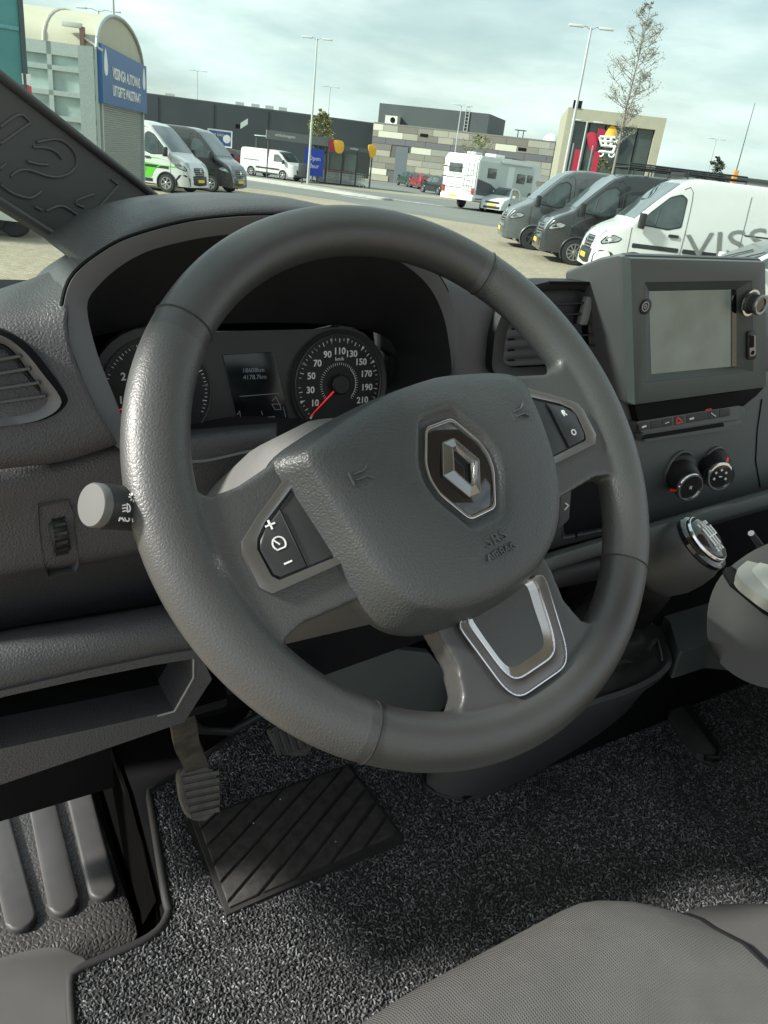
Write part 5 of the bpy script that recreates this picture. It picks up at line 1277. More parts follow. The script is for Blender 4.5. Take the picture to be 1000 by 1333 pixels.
for y in (-.35, .25): tube('wiper', [Vector((1.10, y, 1.03)), Vector((.72, y+.42, 1.25))], .012, m_vblack, h1.t, 5)
# left-hand row beside the kiosk, noses to the right
pg, pd = G(217, 250.5), G(274, 250)
rowl = Vector((pd.x-pg.x, pd.y-pg.y, 0)).normalized(); fw = Vector((rowl.y, -rowl.x, 0))
if fw.dot(u0) < 0: fw = -fw
k1 = van('parked_van', 'white van with lime green flank and black lower nose beside the kiosk', paint_w, None, m_vblack, m_alloy, 6); park(k1, wheel=pg, yw=-1.0)
gp = [(-2.3, .48), (1.30, .48), (1.45, .80), (1.75, .98), (2.25, .92), (2.45, 1.02), (2.2, 1.12), (1.6, 1.22), (.8, 1.24), (-2.3, 1.28)]
k1.panel('green_graphic', gp, m_lime, d=.006, r=.1)
text('van_lettering', 'e', .30, Vector((1.0, -k1.side(1.0, .8)-.02, .82)), (1, 0, 0), (0, 0, 1), paint_w, k1.t, .002)
rows = [[Vector((x+.03, y*interp(VWID, x)*1.04, z)) for y in (-1, -.97, -.7, 0, .7, .97, 1)] for x, z in ((2.35, .26), (2.6, .26), (2.84, .42), (2.84, .66), (2.6, .95))]
k2 = van('parked_van', 'dark grey van beside the lime and white van', paint_k, None, paint_k, m_alloy, 6, front_dark=False); park(k2, wheel=pd, yw=-1.0)
m_or = mat('orange_vest', (.75, .17, .06), .7)
# white delivery van on the far side of the road
ra, rb = G(324, 228), G(370, 234.5); d_ = Vector((rb.x-ra.x, rb.y-ra.y, 0)); f_ = d_.normalized()
TTOP = [(-2.50, 1.80), (-2.45, 1.94), (-2.2, 1.97), (.5, 1.99), (.90, 1.93), (1.25, 1.72), (1.75, 1.28), (1.95, 1.20), (2.25, 1.08), (2.42, .90), (2.48, .5)]
TWID = [(-2.5, .96), (-2.2, 1), (1.6, 1), (2.1, .95), (2.35, .85), (2.48, .72)]
dv = Veh('delivery_van', 'white low-roof delivery van parked across the road before the dark hall', 'van', TTOP, TWID, paint_w, hw=.99)
dv.panel('side_window', [(1.62, 1.22), (.62, 1.20), (.62, 1.68), (.95, 1.72), (1.15, 1.64)], m_vglass); dv.screen('windscreen', .98, 1.78, m_vglass)
dv.line('door_seam', [(.52, .4), (.52, 1.78)], m_vblack); dv.line('door_seam', [(-.72, .4), (-.72, 1.78)], m_vblack); dv.line('door_seam', [(1.72, .45), (1.74, 1.18)], m_vblack)
dv.panel('rub_strip', [(-1.0, .62), (1.2, .62), (1.2, .74), (-1.0, .74)], m_vblack, r=.02); dv.panel('sill_trim', [(-1.05, .28), (1.15, .28), (1.15, .40), (-1.05, .40)], m_vblack, r=0)
dv.panel('slide_rail', [(-.75, 1.12), (-2.2, 1.12), (-2.2, 1.16), (-.75, 1.16)], m_vblack, r=0); dv.mirror(1.60, 1.16, m_vblack, h=.28)
for sg in (1, -1):
    pts = [Vector((x+.01, sg*y, z)) for x, z, y in ((1.95, 1.06, .96), (2.28, 1.0, .80), (2.40, .84, .70), (2.15, .86, .93))]
    mesh('headlamp', pts+[p-Vector((.1, sg*.08, 0)) for p in pts], [(0, 1, 2, 3)]+[(i, (i+1) % 4, 4+(i+1) % 4, 4+i) for i in range(4)], m_lamp, dv.t, False)
obox('grille', (2.45, 0, .62), Vector((.03, 0, 0)), Vector((0, .55, 0)), Vector((0, 0, .16)), m_vblack, dv.t, .01); dv.wheels((1.50, -1.43), .33, .06, 5)
obox('bumper', (2.40, 0, .36), Vector((.09, 0, 0)), Vector((0, .80, 0)), Vector((0, 0, .10)), m_vblack, dv.t, .03)
rt_ = Vector((f_.y, -f_.x, 0)); mid_ = (ra+rb)*.5; dv.place(Vector((mid_.x, mid_.y, 0))-rt_*-.0+Vector((-rt_.x, -rt_.y, 0))*.95, f_)
# small cars
def small(px, py, f, label, paint, name='parked_car'):
    c = hatch(name, label, paint); q = G(px, py); c.place(q, f); return c
small(548, 246, v0*.9+u0*-.3, 'dark red car parked against the patchwork wall', mat('red_paint', (.25, .03, .04), .3, coat=.6))
small(533, 243, v0*.9+u0*-.4, 'dark green car tucked behind the red car', mat('green_paint', (.03, .06, .05), .3, coat=.6))
small(570, 253, v0*.8+u0*-.5, 'small black car seen from behind near the motorhome', paint_k)
small(650, 277, v0*-.95+u0*-.35, 'white car with yellow plate in front of the motorhome', paint_w)
small(312, 214, u0*1.0, 'grey car by the dark hall behind the delivery van', paint_g2)
small(298, 213.5, v0*.7+u0, 'red car under the billboard', MATS['red_paint'])
small(690, 262, v0*-.6+u0*-.8, 'pale blue car beyond the motorhome', mat('pale_blue_paint', (.3, .38, .42), .3, coat=.5))

# ---- motorhome
mh = thing('motorhome', 'white motorhome with ladder and bike rack on its back', 'motorhome', (0, 0, 0))
m_mh = mat('motorhome_white', (.70, .71, .68), .4, var=.03, vs=2); m_mh2 = mat('motorhome_grey', (.50, .53, .50), .4, var=.03)
prof = [(-3.5, .55), (-3.55, 2.55), (-3.30, 2.82), (1.6, 2.86), (2.35, 2.80), (2.75, 2.45), (2.60, 1.95), (2.05, 1.85), (2.75, 1.15), (3.35, .98), (3.45, .45), (2.6, .38), (-2.2, .42)]
bm = bmesh.new(); A = [bm.verts.new((x, -1.12, z)) for x, z in prof]; B2 = [bm.verts.new((x, 1.12, z)) for x, z in prof]
bm.faces.new(A); bm.faces.new(B2[::-1])
for i in range(len(A)): bm.faces.new((A[i], B2[i], B2[(i+1) % len(A)], A[(i+1) % len(A)]))
bmesh.ops.bevel(bm, geom=list(bm.edges), offset=.06, segments=2, affect='EDGES', clamp_overlap=True)
bmobj('body', bm, m_mh, mh, True, 40)
def mhp(name, x0, x1, z0, z1, m, par=mh, d=.012):
    for sg in (1, -1): obox(name, ((x0+x1)/2, sg*(1.125+d*.5), (z0+z1)/2), Vector(((x1-x0)/2, 0, 0)), Vector((0, d, 0)), Vector((0, 0, (z1-z0)/2)), m, par, .008)
mhp('side_panel', -3.3, 1.9, .95, 2.55, m_mh2, d=.004)
mhp('window', -2.6, -1.85, 1.75, 2.25, m_vglass, d=.03); mhp('window', .2, 1.0, 1.65, 2.15, m_vglass, d=.03); mhp('window', 1.25, 1.75, 1.75, 2.15, m_vglass, d=.03)
mhp('entry_door', -.75, -.15, .75, 2.45, m_mh, d=.014); mhp('locker', -1.9, -1.0, .7, 1.15, m_mh, d=.012); mhp('awning_case', -1.5, 1.6, 2.58, 2.70, m_mh, d=.07)
for sg in (1, -1):
    pts = [(-3.4, 1.65), (-2.2, 1.45), (-1.2, 1.0), (.2, .82), (.2, .70), (-1.6, .78), (-3.4, .85)]
    slab('swoosh', [Vector((x, sg*1.142, z)) for x, z in pts], (0, sg, 0), .006, mat('swoosh_grey', (.06, .065, .07), .4), mh)
mhp('stripe', -3.4, 1.9, .60, .66, mat('swoosh_grey', (.06, .065, .07), .4))
for y in (-.80, -.45): tube('ladder_rail', [Vector((-3.66, y, 1.0)), Vector((-3.68, y, 2.7)), Vector((-3.45, y, 2.92))], .022, m_alloy, mh, 6)
for k in range(7): tube('ladder_rung', [Vector((-3.665, -.80, 1.1+k*.26)), Vector((-3.665, -.45, 1.1+k*.26))], .018, m_alloy, mh, 6)
for z in (1.15, 1.65, 2.15): tube('bike_rack', [Vector((-3.58, -.3, z)), Vector((-3.95, -.3, z-.05)), Vector((-3.95, .85, z-.05)), Vector((-3.58, .85, z))], .02, m_vblack, mh, 6)
obox('rear_window', (-3.56, .3, 2.1), Vector((.02, 0, 0)), Vector((0, .42, 0)), Vector((0, 0, .22)), m_vglass, mh, .01)
for sg in (1, -1): obox('tail_lamp', (-3.55, sg*.98, 1.0), Vector((.03, 0, 0)), Vector((0, .07, 0)), Vector((0, 0, .16)), m_tail, mh, .01)
obox('rear_bumper', (-3.52, 0, .62), Vector((.08, 0, 0)), Vector((0, 1.08, 0)), Vector((0, 0, .13)), m_mh, mh, .03); obox('number_plate', (-3.615, .2, .66), Vector((.006, 0, 0)), Vector((0, .26, 0)), Vector((0, 0, .055)), m_plate, mh)
obox('roof_box', (-.6, 0, 2.93), Vector((.45, 0, 0)), Vector((0, .35, 0)), Vector((0, 0, .08)), m_mh, mh, .03); obox('roof_vent', (-2.2, .2, 2.92), Vector((.3, 0, 0)), Vector((0, .3, 0)), Vector((0, 0, .06)), m_mh2, mh, .02); obox('solar_panel', (1.1, 0, 2.89), Vector((.7, 0, 0)), Vector((0, .5, 0)), Vector((0, 0, .02)), m_vglass, mh)
for x in (2.35, -1.75):
    for sg in (1, -1):
        wh = lathe('wheel', [(.05, -.12), (.30, -.12), (.35, -.1), (.35, .02), (.33, .05), (.22, .05), (.21, .02), (.05, .04)], (x, sg*1.02, .35), (0, sg, 0), m_tyre, mh, 26)
        lathe('rim_ring', [(.21, .03), (.20, .06), (.04, .06)], (x, sg*1.02, .35), (0, sg, 0), m_alloy, wh, 20)
cq = G(628, 275); f_ = (u0*math.cos(R_(52))+v0*math.sin(R_(52))).normalized(); r_ = Vector((f_.y, -f_.x, 0))
mh.location = Vector((cq.x, cq.y, GZ))+f_*2.6-r_*.95; mh.location.z = GZ; mh.scale = (1.18, 1.10, 1.08); mh.rotation_euler = (0, 0, math.atan2(f_.y, f_.x))

# ---- buildings
def frame3(lat0, dep0, lat1, dep1):
    a, b = LD(lat0, dep0), LD(lat1, dep1); u = (b-a).normalized(); n = Vector((u.y, -u.x, 0))
    return a, u, n, (b-a).length
m_dark = mat('dark_cladding', (.050, .060, .064), .55, var=.08, vs=.4)
def wallbox(name, a, u, n, L_, z0, z1, depth, m, parent, bev=0):
    return obox(name, a+u*L_*.5-n*depth*.5+Vector((0, 0, (z0+z1)/2)), u*L_*.5, n*depth*.5, Vector((0, 0, (z1-z0)/2)), m, parent, bev)
# long dark hall
a, u, n, L_ = frame3(-62, 92, lat(484, 190, 103), 103.0)
hall = thing('dark_hall', 'long dark grey clad hall behind the car park', 'building', a+u*L_*.5)
wallbox('wall', a, u, n, L_, 0, 6.1, 14, m_dark, hall); wallbox('parapet', a, u, n*1.0, L_, 6.1, 6.22, 14, mat('parapet_trim', (.09, .10, .10), .4), hall)
for k in range(1, 9): obox('cladding_joint', a+u*(L_*k/9)+n*.01+Vector((0, 0, 3.0)), u*.04, n*.03, Vector((0, 0, 3.0)), mat('joint_dark', (.02, .024, .026), .6), hall)
for px in (210, 300, 320, 338, 355): obox('roof_unit', LD((px-546)/1097*104, 104, 6.45), u*.5, n*.5, Vector((0, 0, .25)), mat('zinc', (.5, .52, .52), .5), hall)
sgn = LD(lat(318, 160, 97.0), 97.0, zat(318, 161, 97))
obox('wall_light', sgn+n*.4, u*.40+Vector((0, 0, .28)), n*.25, Vector((0, 0, .30)), mat('pale_fitting', (.6, .62, .6), .5), hall); obox('light_bracket', sgn+n*.1-u*.7-Vector((0, 0, .35)), u*.25, n*.3, Vector((0, 0, .22)), m_matt, hall)
# billboard
a2, u2, n2, L2 = frame3(lat(270, 187, 92), 92.0, lat(302, 190, 92.6), 92.6)
bb = thing('billboard', 'blue advertising billboard with white frame on two legs', 'sign', a2+u2*L2*.5)
q = a2+u2*L2*.5+Vector((0, 0, 2.45)); obox('frame', q, u2*L2*.5, n2*.08, Vector((0, 0, .85)), mat('white_frame', (.75, .76, .74), .5), bb, .02)
obox('poster', q+n2*.075, u2*(L2*.5-.14), n2*.02, Vector((0, 0, .70)), mat('poster_blue', (.04, .09, .22), .5, var=.5, vs=1.2), bb)
text('poster_lettering', 'ELKE DAG', .36, q+n2*.11-u2*.35+Vector((0, 0, .3)), u2, (0, 0, 1), mat('poster_yellow', (.7, .6, .15), .5), bb, .002); text('poster_lettering', 'VERS', .36, q+n2*.11-u2*.5-Vector((0, 0, .15)), u2, (0, 0, 1), m_white, bb, .002)
lathe('poster_disc', [(.42, 0), (.01, .01)], q+n2*.10+u2*.75, n2, m_white, bb, 16)
for k in (.15, .85): tube('leg', [a2+u2*L2*k, a2+u2*L2*k+Vector((0, 0, 1.7))], .07, m_matt, bb, 8)
# patchwork-clad building with a dark upper box
a, u, n, L_ = frame3(lat(484, 190, 98), 98, lat(718, 215, 91.5), 91.5)
pw = thing('patchwork_building', 'flat-roofed building clad in beige and brown panels with dark upper storey', 'building', a+u*L_*.5)
wallbox('wall', a, u, n, L_, 0, 6.0, 18, mat('panel_backing', (.10, .095, .085), .8), pw)
wallbox('upper_storey', a+u*.0-n*1.2, u, n, 13.0, 6.0, 8.15, 8, m_dark, pw); wallbox('roof_edge', a, u, n*1, L_, 6.0, 6.12, 18, mat('roof_edge', (.16, .155, .14), .6), pw)
pc_ = [mat('panel_%s' % nm, c, .6, var=.05, vs=.8) for nm, c in (('taupe', (.20, .185, .155)), ('beige', (.30, .28, .23)), ('cream', (.52, .50, .41)), ('brown', (.15, .135, .115)), ('grey', (.24, .235, .21)))]
rr = random.Random(11); nrow = 9; ph_ = 5.9/nrow
for r in range(nrow):
    x = -rr.uniform(0, 1.2)
    while x < L_:
        w_ = rr.choice((1.8, 2.4, 2.4, 3.0)); x0, x1 = max(0, x), min(L_, x+w_); x += w_
        if x1-x0 < .15: continue
        z0 = .05+r*ph_
        if r == 6: mm_ = mat('panel_violet', (.11, .105, .115), .6)
        else: mm_ = rr.choices(pc_, (26, 24, 16, 20, 14))[0]
        if r < 6 and 3.0 < (x0+x1)/2 < 4.6: continue
        obox('panel', a+u*(x0+x1)*.5+n*.03+Vector((0, 0, z0+ph_*.5)), u*((x1-x0)*.5-.015), n*.045, Vector((0, 0, ph_*.5-.015)), mm_, pw)
obox('door', a+u*3.8+n*.03+Vector((0, 0, 1.95)), u*.72, n*.06, Vector((0, 0, 1.95)), mat('door_blue_grey', (.10, .115, .135), .5), pw)
obox('roof_cowl', a+u*2.0-n*.6+Vector((0, 0, 6.5)), u*.75, n*.5, Vector((0, 0, .45)), mat('cream_unit', (.6, .6, .54), .5), pw, .03); lathe('fan', [(.3, 0), (.25, .06), (.05, .06)], a+u*2.2-n*.08+Vector((0, 0, 6.5)), n, m_matt, pw, 14)
for k in (10.35, 10.75): tube('ladder_rail', [a+u*k-n*1.1+Vector((0, 0, 6.0)), a+u*k-n*1.1+Vector((0, 0, 8.4))], .05, m_alloy, pw, 5)
for k in range(8): tube('ladder_rung', [a+u*10.35-n*1.1+Vector((0, 0, 6.2+k*.34)), a+u*10.75-n*1.1+Vector((0, 0, 6.2+k*.34))], .04, m_alloy, pw, 5)
for k, z in ((6.2, 5.3), (17.5, 5.0)): obox('vent_grille', a+u*k+n*.09+Vector((0, 0, z)), u*.45, n*.03, Vector((0, 0, .16)), m_matt, pw)
for k in (16.3, 16.9): tube('roof_pipe', [a+u*k-n*2+Vector((0, 0, 6)), a+u*k-n*2+Vector((0, 0, 6.9))], .05, m_matt, pw, 5)
tube('roof_pipe', [a+u*15.9-n*2+Vector((0, 0, 6.9)), a+u*17.2-n*2+Vector((0, 0, 6.9))], .05, m_matt, pw, 5)
lathe('roof_dome', [(.9, 0), (.7, .5), (.3, .75), (.02, .8)], a+u*(L_-.9)-n*2+Vector((0, 0, 6.1)), (0, 0, 1), mat('dome_white', (.7, .72, .7), .4), pw, 16)
# shop portal
sl0, sl1 = lat(733, 180, 74), lat(860, 190, 73.2)
a, u, n, L_ = frame3(sl0, 74, sl1, 73.2)
sp_ = thing('shop_portal', 'beige framed shop front with tall dark glazing and shopping cart sign', 'building', a+u*L_*.5)
m_bei = mat('beige_render', (.36, .335, .255), .7, var=.05, vs=1.5); HT = zat(738, 139, 74)
wallbox('left_pier', a, u, n, .70, 0, HT, 5.0, m_bei, sp_); wallbox('right_pier', a+u*(L_-.70), u, n, .70, 0, HT, 5.0, m_bei, sp_)
wallbox('lintel', a+u*.70, u, n, L_-1.4, HT-.95, HT-.004, 5.0, m_bei, sp_); wallbox('rear_block', a-n*5.0, u, n, L_, 0, HT-.006, 5.5, m_bei, sp_)
gi = a+u*.70-n*.55; GW = L_-1.4
m_sg = mat('shop_glass', (.050, .065, .062), .12, coat=.5, var=.25, vs=.5)
for k in range(5): obox('glass_pane', gi+u*(GW*(k+.5)/5)+Vector((0, 0, (HT-.95)/2)), u*(GW/10-.05), n*.03, Vector((0, 0, (HT-.95)/2)), m_sg, sp_)
for k in range(6): obox('mullion', gi+u*(GW*k/5)+n*.04+Vector((0, 0, (HT-.95)/2)), u*.045, n*.08, Vector((0, 0, (HT-.95)/2)), m_matt, sp_)
# cart sign: tulip-like leaves above a white trolley
def so(px, py, d): 
    q = Plane(gi+n*d, n).px(px, py); return q
def leaf(name, pts, m, d): slab(name, cr([so(x, y, d) for x, y in pts], 30, True), n, .10, m, sp_, .02)
m_sr = mat('sign_red', (.42, .02, .05), .4); m_so = mat('sign_orange', (.80, .42, .03), .4); m_sn = mat('sign_navy', (.035, .055, .075), .4); m_sw = mat('sign_white', (.78, .78, .75), .4)
ZC = lambda p: (700+p[0]*.2, 120+p[1]*.2)
leaf('sign_leaf', [ZC(p) for p in ((330, 265), (380, 270), (385, 340), (372, 390), (345, 385), (325, 320))], m_sr, .25)
leaf('sign_leaf', [ZC(p) for p in ((385, 270), (405, 225), (440, 245), (450, 290), (420, 300), (390, 310))], mat('sign_crimson', (.30, .015, .05), .4), .30)
leaf('sign_leaf', [ZC(p) for p in ((440, 295), (452, 250), (490, 208), (515, 255), (515, 300))], m_so, .36)
leaf('sign_leaf', [ZC(p) for p in ((525, 300), (560, 262), (590, 330), (560, 390), (520, 410), (495, 420), (500, 380))], m_sn, .28)
cart = [[(405, 290), (525, 297), (505, 355), (415, 345), (405, 290)], [(410, 318), (515, 326)], [(440, 292), (445, 350)], [(480, 294), (478, 354)], [(555, 272), (535, 280), (525, 300), (490, 395)], [(410, 385), (490, 395)]]
for ln in cart: tube('sign_cart', [so(*ZC(p), .55) for p in ln], .13, m_sw, sp_, 6)
for p in ((412, 400), (482, 405)):
    c0 = so(*ZC(p), .55); tube('sign_cart_wheel', [c0+u*.22*math.cos(R_(k))+Vector((0, 0, .22*math.sin(R_(k)))) for k in range(0, 361, 40)], .09, m_sw, sp_, 6)
obox('roof_camera', a+u*.7-n*.3+Vector((0, 0, HT+.28)), u*.35, n*.35, Vector((0, 0, .28)), m_matt, sp_, .03)
for px, py0, py1, m_ in ((745.5, 192, 218, m_sr), (771, 193, 218, m_sr)):
    q = LD(lat(px-2, 205, 66), 66, 0); fb = thing('banner_flag', 'tall red banner flag before the shop' if px < 760 else 'red banner flag beside the cart sign', 'banner', q)
    tube('pole', [q, q+Vector((0, 0, 5.0))], .05, m_alloy, fb, 6); obox('banner', q+u*.42+Vector((0, 0, 3.5)), u*.21, n*.02, Vector((0, 0, 1.1)), m_, fb)
lowb = thing('low_annex', 'low grey shop wing running on from the beige portal', 'building', LD(30, 76, 0))
a3, u3, n3, L3 = frame3(sl1+.05, 74.6, 60, 70); wallbox('wall', a3, u3, n3, L3, 0, 4.1, 10, mat('annex_grey', (.20, .21, .21), .6, vs=.3), lowb); wallbox('roof_edge', a3+n3*.15, u3, n3, L3, 4.1, 4.32, 10.3, m_dark, lowb)

# kiosk with barrel roof
A_, B_k = LD(lat(125, 110, 23.3), 23.3), LD(lat(184, 130, 29.3), 29.3)
uk = (B_k-A_).normalized(); nk = Vector((uk.y, -uk.x, 0))
if nk.dot(u0) < 0: nk = -nk
LK = (B_k-A_).length; ks = thing('kiosk', 'glazed kiosk with cream barrel roof, blue sign and roller shutter', 'building', A_+uk*LK*.5-nk*3)
ZT = 3.95; DK = 7.0
m_alu = mat('kiosk_frame', (.42, .47, .45), .45, metal=.3, var=.08); m_kg = mat('kiosk_glass', (.36, .44, .42), .12, coat=.4, var=.35, vs=1.2)
# glazed side facing the camera
gs = -uk
pa_ = A_
for k in range(7):
    q = pa_-nk*(DK*k/6); obox('post', q+Vector((0, 0, ZT/2)), nk*.06, uk*.06, Vector((0, 0, ZT/2)), m_alu, ks)
for z in (.1, 1.0, 1.75, 2.15, 2.75, 3.35, 3.8): obox('rail', pa_-nk*DK*.5+gs*.01+Vector((0, 0, z)), nk*DK*.5, uk*.05, Vector((0, 0, .06 if z < 3.7 else .15)), m_alu, ks)
for k in range(6):
    for z0, z1 in ((.1, 1.0), (1.0, 1.75), (1.75, 2.15), (2.15, 2.75), (2.75, 3.35), (3.35, 3.8)):
        obox('pane', pa_-nk*(DK*(k+.5)/6)+uk*.03+Vector((0, 0, (z0+z1)/2)), nk*DK/12.4, uk*.01, Vector((0, 0, (z1-z0)/2-.05)), m_kg, ks)
obox('corner_pillar', pa_-nk*.22+Vector((0, 0, ZT/2)), nk*.20, uk*.08-nk*0, Vector((0, 0, ZT/2)), mat('kiosk_pillar', (.30, .34, .33), .5), ks)
obox('end_wall', B_k-nk*DK*.5+Vector((0, 0, ZT/2)), nk*DK*.5, uk*.08, Vector((0, 0, ZT/2)), m_alu, ks)
# roller shutter: real slats in one curtain
vs = []; fs = []; nsl = 44
for k in range(nsl):
    z0 = .05+k*(2.62/nsl); z1 = z0+2.62/nsl
    for z, d in ((z0, .0), (z0+.012, .02), (z1-.018, .035), (z1-.004, .0)):
        vs += [A_+uk*.35+nk*d+Vector((0, 0, z)), A_+uk*(LK-.15)+nk*d+Vector((0, 0, z))]
for k in range(len(vs)//2-1): fs.append((2*k, 2*k+1, 2*k+3, 2*k+2))
sh_ = mesh('roller_shutter', vs, fs, mat('shutter_metal', (.40, .42, .40), .45, metal=.4, var=.08), ks, False); sh_['kind'] = 'stuff'
for k in (.28, LK-.08): obox('shutter_guide', A_+uk*k+nk*.03+Vector((0, 0, 1.4)), uk*.07, nk*.06, Vector((0, 0, 1.4)), m_alu, ks)
sgq = A_+uk*LK*.5+nk*.12+Vector((0, 0, 3.36))
bs = obox('fascia_sign', sgq, uk*(LK*.5+.02), nk*.06, Vector((0, 0, .71)), mat('sign_blue', (.035, .11, .28), .45, var=.05), ks)
td = uk if uk.cross(Vector((0, 0, 1))).dot(nk) > 0 else -uk
text('sign_lettering', 'VISSINGA AUTOWAS', .40, sgq+nk*.07+Vector((0, 0, .10)), td, (0, 0, 1), m_white, bs, .004, bold=.008)
text('sign_lettering', 'UITGIFTE WASSTRAAT', .38, sgq+nk*.07-Vector((0, 0, .34)), td, (0, 0, 1), m_white, bs, .004, bold=.008)
for s_ in (-1, 1):
    c0 = sgq+nk*.065+uk*s_*(LK*.5-.42)+Vector((0, 0, .30)); slab('sign_drop', cr([c0+uk*x+Vector((0, 0, z)) for x, z in ((0, .34), (.20, -.02), (.14, -.28), (-.14, -.28), (-.20, -.02))], 20, True), nk, .01, m_white, bs)
# barrel roof
prof_ = [(-LK*.5, 0)]+[(LK*.5*-math.cos(R_(t)), 1.05*math.sin(R_(t))) for t in range(12, 169, 12)]+[(LK*.5, 0)]
m_bar = mat('cream_roof', (.46, .43, .33), .6, var=.06, vs=1.2)
cK = A_+uk*LK*.5
rw = [[cK+uk*x-nk*d+Vector((0, 0, ZT+z)) for x, z in prof_] for d in (-.02, 1.4, 2.8, 4.2, 5.6, DK)]
loft('barrel_roof', rw, m_bar, ks, cap=True, angle=40)
for d in (1.3, 2.75, 4.2, 5.6): tube('roof_rib', [cK+uk*x*1.005-nk*d+Vector((0, 0, ZT+z*1.01)) for x, z in prof_], .035, mat('rib_cream', (.66, .62, .5), .5), ks, 5)
tube('roof_trim', [cK+uk*x*1.01+nk*.06+Vector((0, 0, ZT+z*1.01)) for x, z in prof_], .05, m_alu, ks, 6)
cm = A_-nk*.3+Vector((0, 0, ZT)); obox('camera_post', cm+Vector((0, 0, .18)), nk*.06, uk*.06, Vector((0, 0, .25)), mat('brown_post', (.16, .09, .07), .6), ks); obox('camera', cm-nk*.25+Vector((0, 0, .45)), nk*.25, uk*.07, Vector((0, 0, .06)), m_mh2, ks, .01); tube('camera_arm', [cm+Vector((0, 0, .2)), cm+nk*.5-Vector((0, 0, .05))], .04, m_mh2, ks, 6)

# teal lorry side with striped marker at the far left
tq = LD(lat(31, 70, 15.0), 15.0, 0)
tl = thing('teal_lorry', 'tall teal lorry box with red and white marker strip', 'lorry', tq-u0*3)
m_teal = mat('teal_sheet', (.07, .24, .25), .45, var=.25, vs=.8)
lv = ray(31, 70); lv = Vector((lv.x, lv.y, 0)).normalized(); lv = (lv-u0*.06).normalized(); lu = Vector((lv.y, -lv.x, 0))
obox('lorry_box', tq-lu*2.5+lv*1.2+Vector((0, 0, 2.75)), lu*2.5, lv*1.2, Vector((0, 0, 1.95)), m_teal, tl, .05)
for z in (2.1, 3.4): obox('box_rib', tq-lu*2.5-lv*.01+Vector((0, 0, z)), lu*2.45, lv*.02, Vector((0, 0, .03)), mat('teal_rib', (.11, .33, .33), .4), tl)
tube('corner_post', [tq-lv*.02+Vector((0, 0, .85)), tq-lv*.02+Vector((0, 0, 4.7))], .045, mat('teal_post', (.05, .08, .085), .4), tl, 8)
for k in range(6): obox('marker_stripe', tq+u0*.03-v0*.03+Vector((0, 0, 1.75+k*.18)), u0*.07, v0*.02, Vector((0, 0, .085)), m_tail if k % 2 == 0 else m_sw, tl)
obox('chassis', tq-lu*2.5+lv*1.2+Vector((0, 0, .68)), lu*2.4, lv*.5, Vector((0, 0, .14)), m_under, tl)
for k in (-.9, -3.6):
    for s_ in (.15, 2.1): lathe('wheel', [(.05, -.14), (.42, -.14), (.48, -.1), (.48, .08), (.44, .12), (.25, .12), (.22, .03), (.05, .05)], tq+lu*k+lv*s_+Vector((0, 0, .48)), -lv, m_tyre, tl, 24)

# trolley shelter across the road
a, u, n, L_ = frame3(lat(345, 215, 63), 63, lat(484, 230, 68), 68)
ts = thing('trolley_shelter', 'trolley shelter with grey fascia, orange corner panels and glass sides', 'shelter', a+u*L_*.5)
m_post = mat('shelter_post', (.05, .055, .055), .5)
for k in (0.02, .55, .70, .84, .985):
    for d in (0, 2.4): tube('post', [a+u*L_*k-n*d, a+u*L_*k-n*d+Vector((0, 0, 2.75))], .06, m_post, ts, 6)
obox('fascia', a+u*L_*.29+Vector((0, 0, 2.98)), u*L_*.29, n*.06, Vector((0, 0, .30)), mat('shelter_fascia', (.16, .17, .17), .5), ts); obox('fascia', a+u*L_*.84+Vector((0, 0, 2.74)), u*L_*.16, n*.05, Vector((0, 0, .14)), mat('shelter_fascia2', (.10, .11, .11), .5), ts)
obox('roof', a+u*L_*.5-n*1.2+Vector((0, 0, 2.84)), u*L_*.5, n*1.2, Vector((0, 0, .03)), m_kg, ts)
text('fascia_lettering', 'winkelwagens', .30, a+u*L_*.16+n*.07+Vector((0, 0, 3.02)), u, (0, 0, 1), m_white, ts, .002); text('fascia_lettering', 'trolleys', .24, a+u*L_*.80+n*.06+Vector((0, 0, 2.76)), u, (0, 0, 1), m_white, ts, .002)
for k, wd in ((.65, .45), (.975, .36)):
    c0 = a+u*L_*k+n*.12+Vector((0, 0, 2.75)); slab('corner_panel', cr([c0+u*x*wd+Vector((0, 0, z)) for x, z in ((-1, .42), (.7, .42), (1, -.1), (.6, -.42), (-.4, -.42), (-.9, 0))], 24, True), n, .06, m_so, ts, .01)
c0 = a+u*L_*.59+n*.10+Vector((0, 0, 2.75)); slab('corner_panel', cr([c0+u*x*.3+Vector((0, 0, z)) for x, z in ((-1, .36), (.8, .40), (1, 0), (.4, -.38), (-.8, -.2))], 20, True), n, .05, m_sr, ts, .01)
obox('open_sign', a+u*L_*.43+n*.10+Vector((0, 0, 1.45)), u*.80, n*.05, Vector((0, 0, .98)), mat('sign_royal_blue', (.02, .06, .42), .5), ts)
text('open_lettering', 'Open', .46, a+u*L_*.43+n*.16+Vector((0, 0, 1.72)), u, (0, 0, 1), m_white, ts, .002); text('open_lettering', 'deur', .46, a+u*L_*.43+n*.16+Vector((0, 0, 1.18)), u, (0, 0, 1), m_white, ts, .002)
for k0, k1 in ((.57, .69), (.71, .83), (.85, .975)):
    obox('glass_side', a+u*L_*(k0+k1)*.5-n*2.35+Vector((0, 0, 1.6)), u*L_*(k1-k0)*.5, n*.02, Vector((0, 0, .75)), mat('shelter_glass', (.22, .28, .25), .15, var=.2), ts)
    obox('handrail', a+u*L_*(k0+k1)*.5+Vector((0, 0, .95)), u*L_*(k1-k0)*.5, n*.03, Vector((0, 0, .03)), m_post, ts)
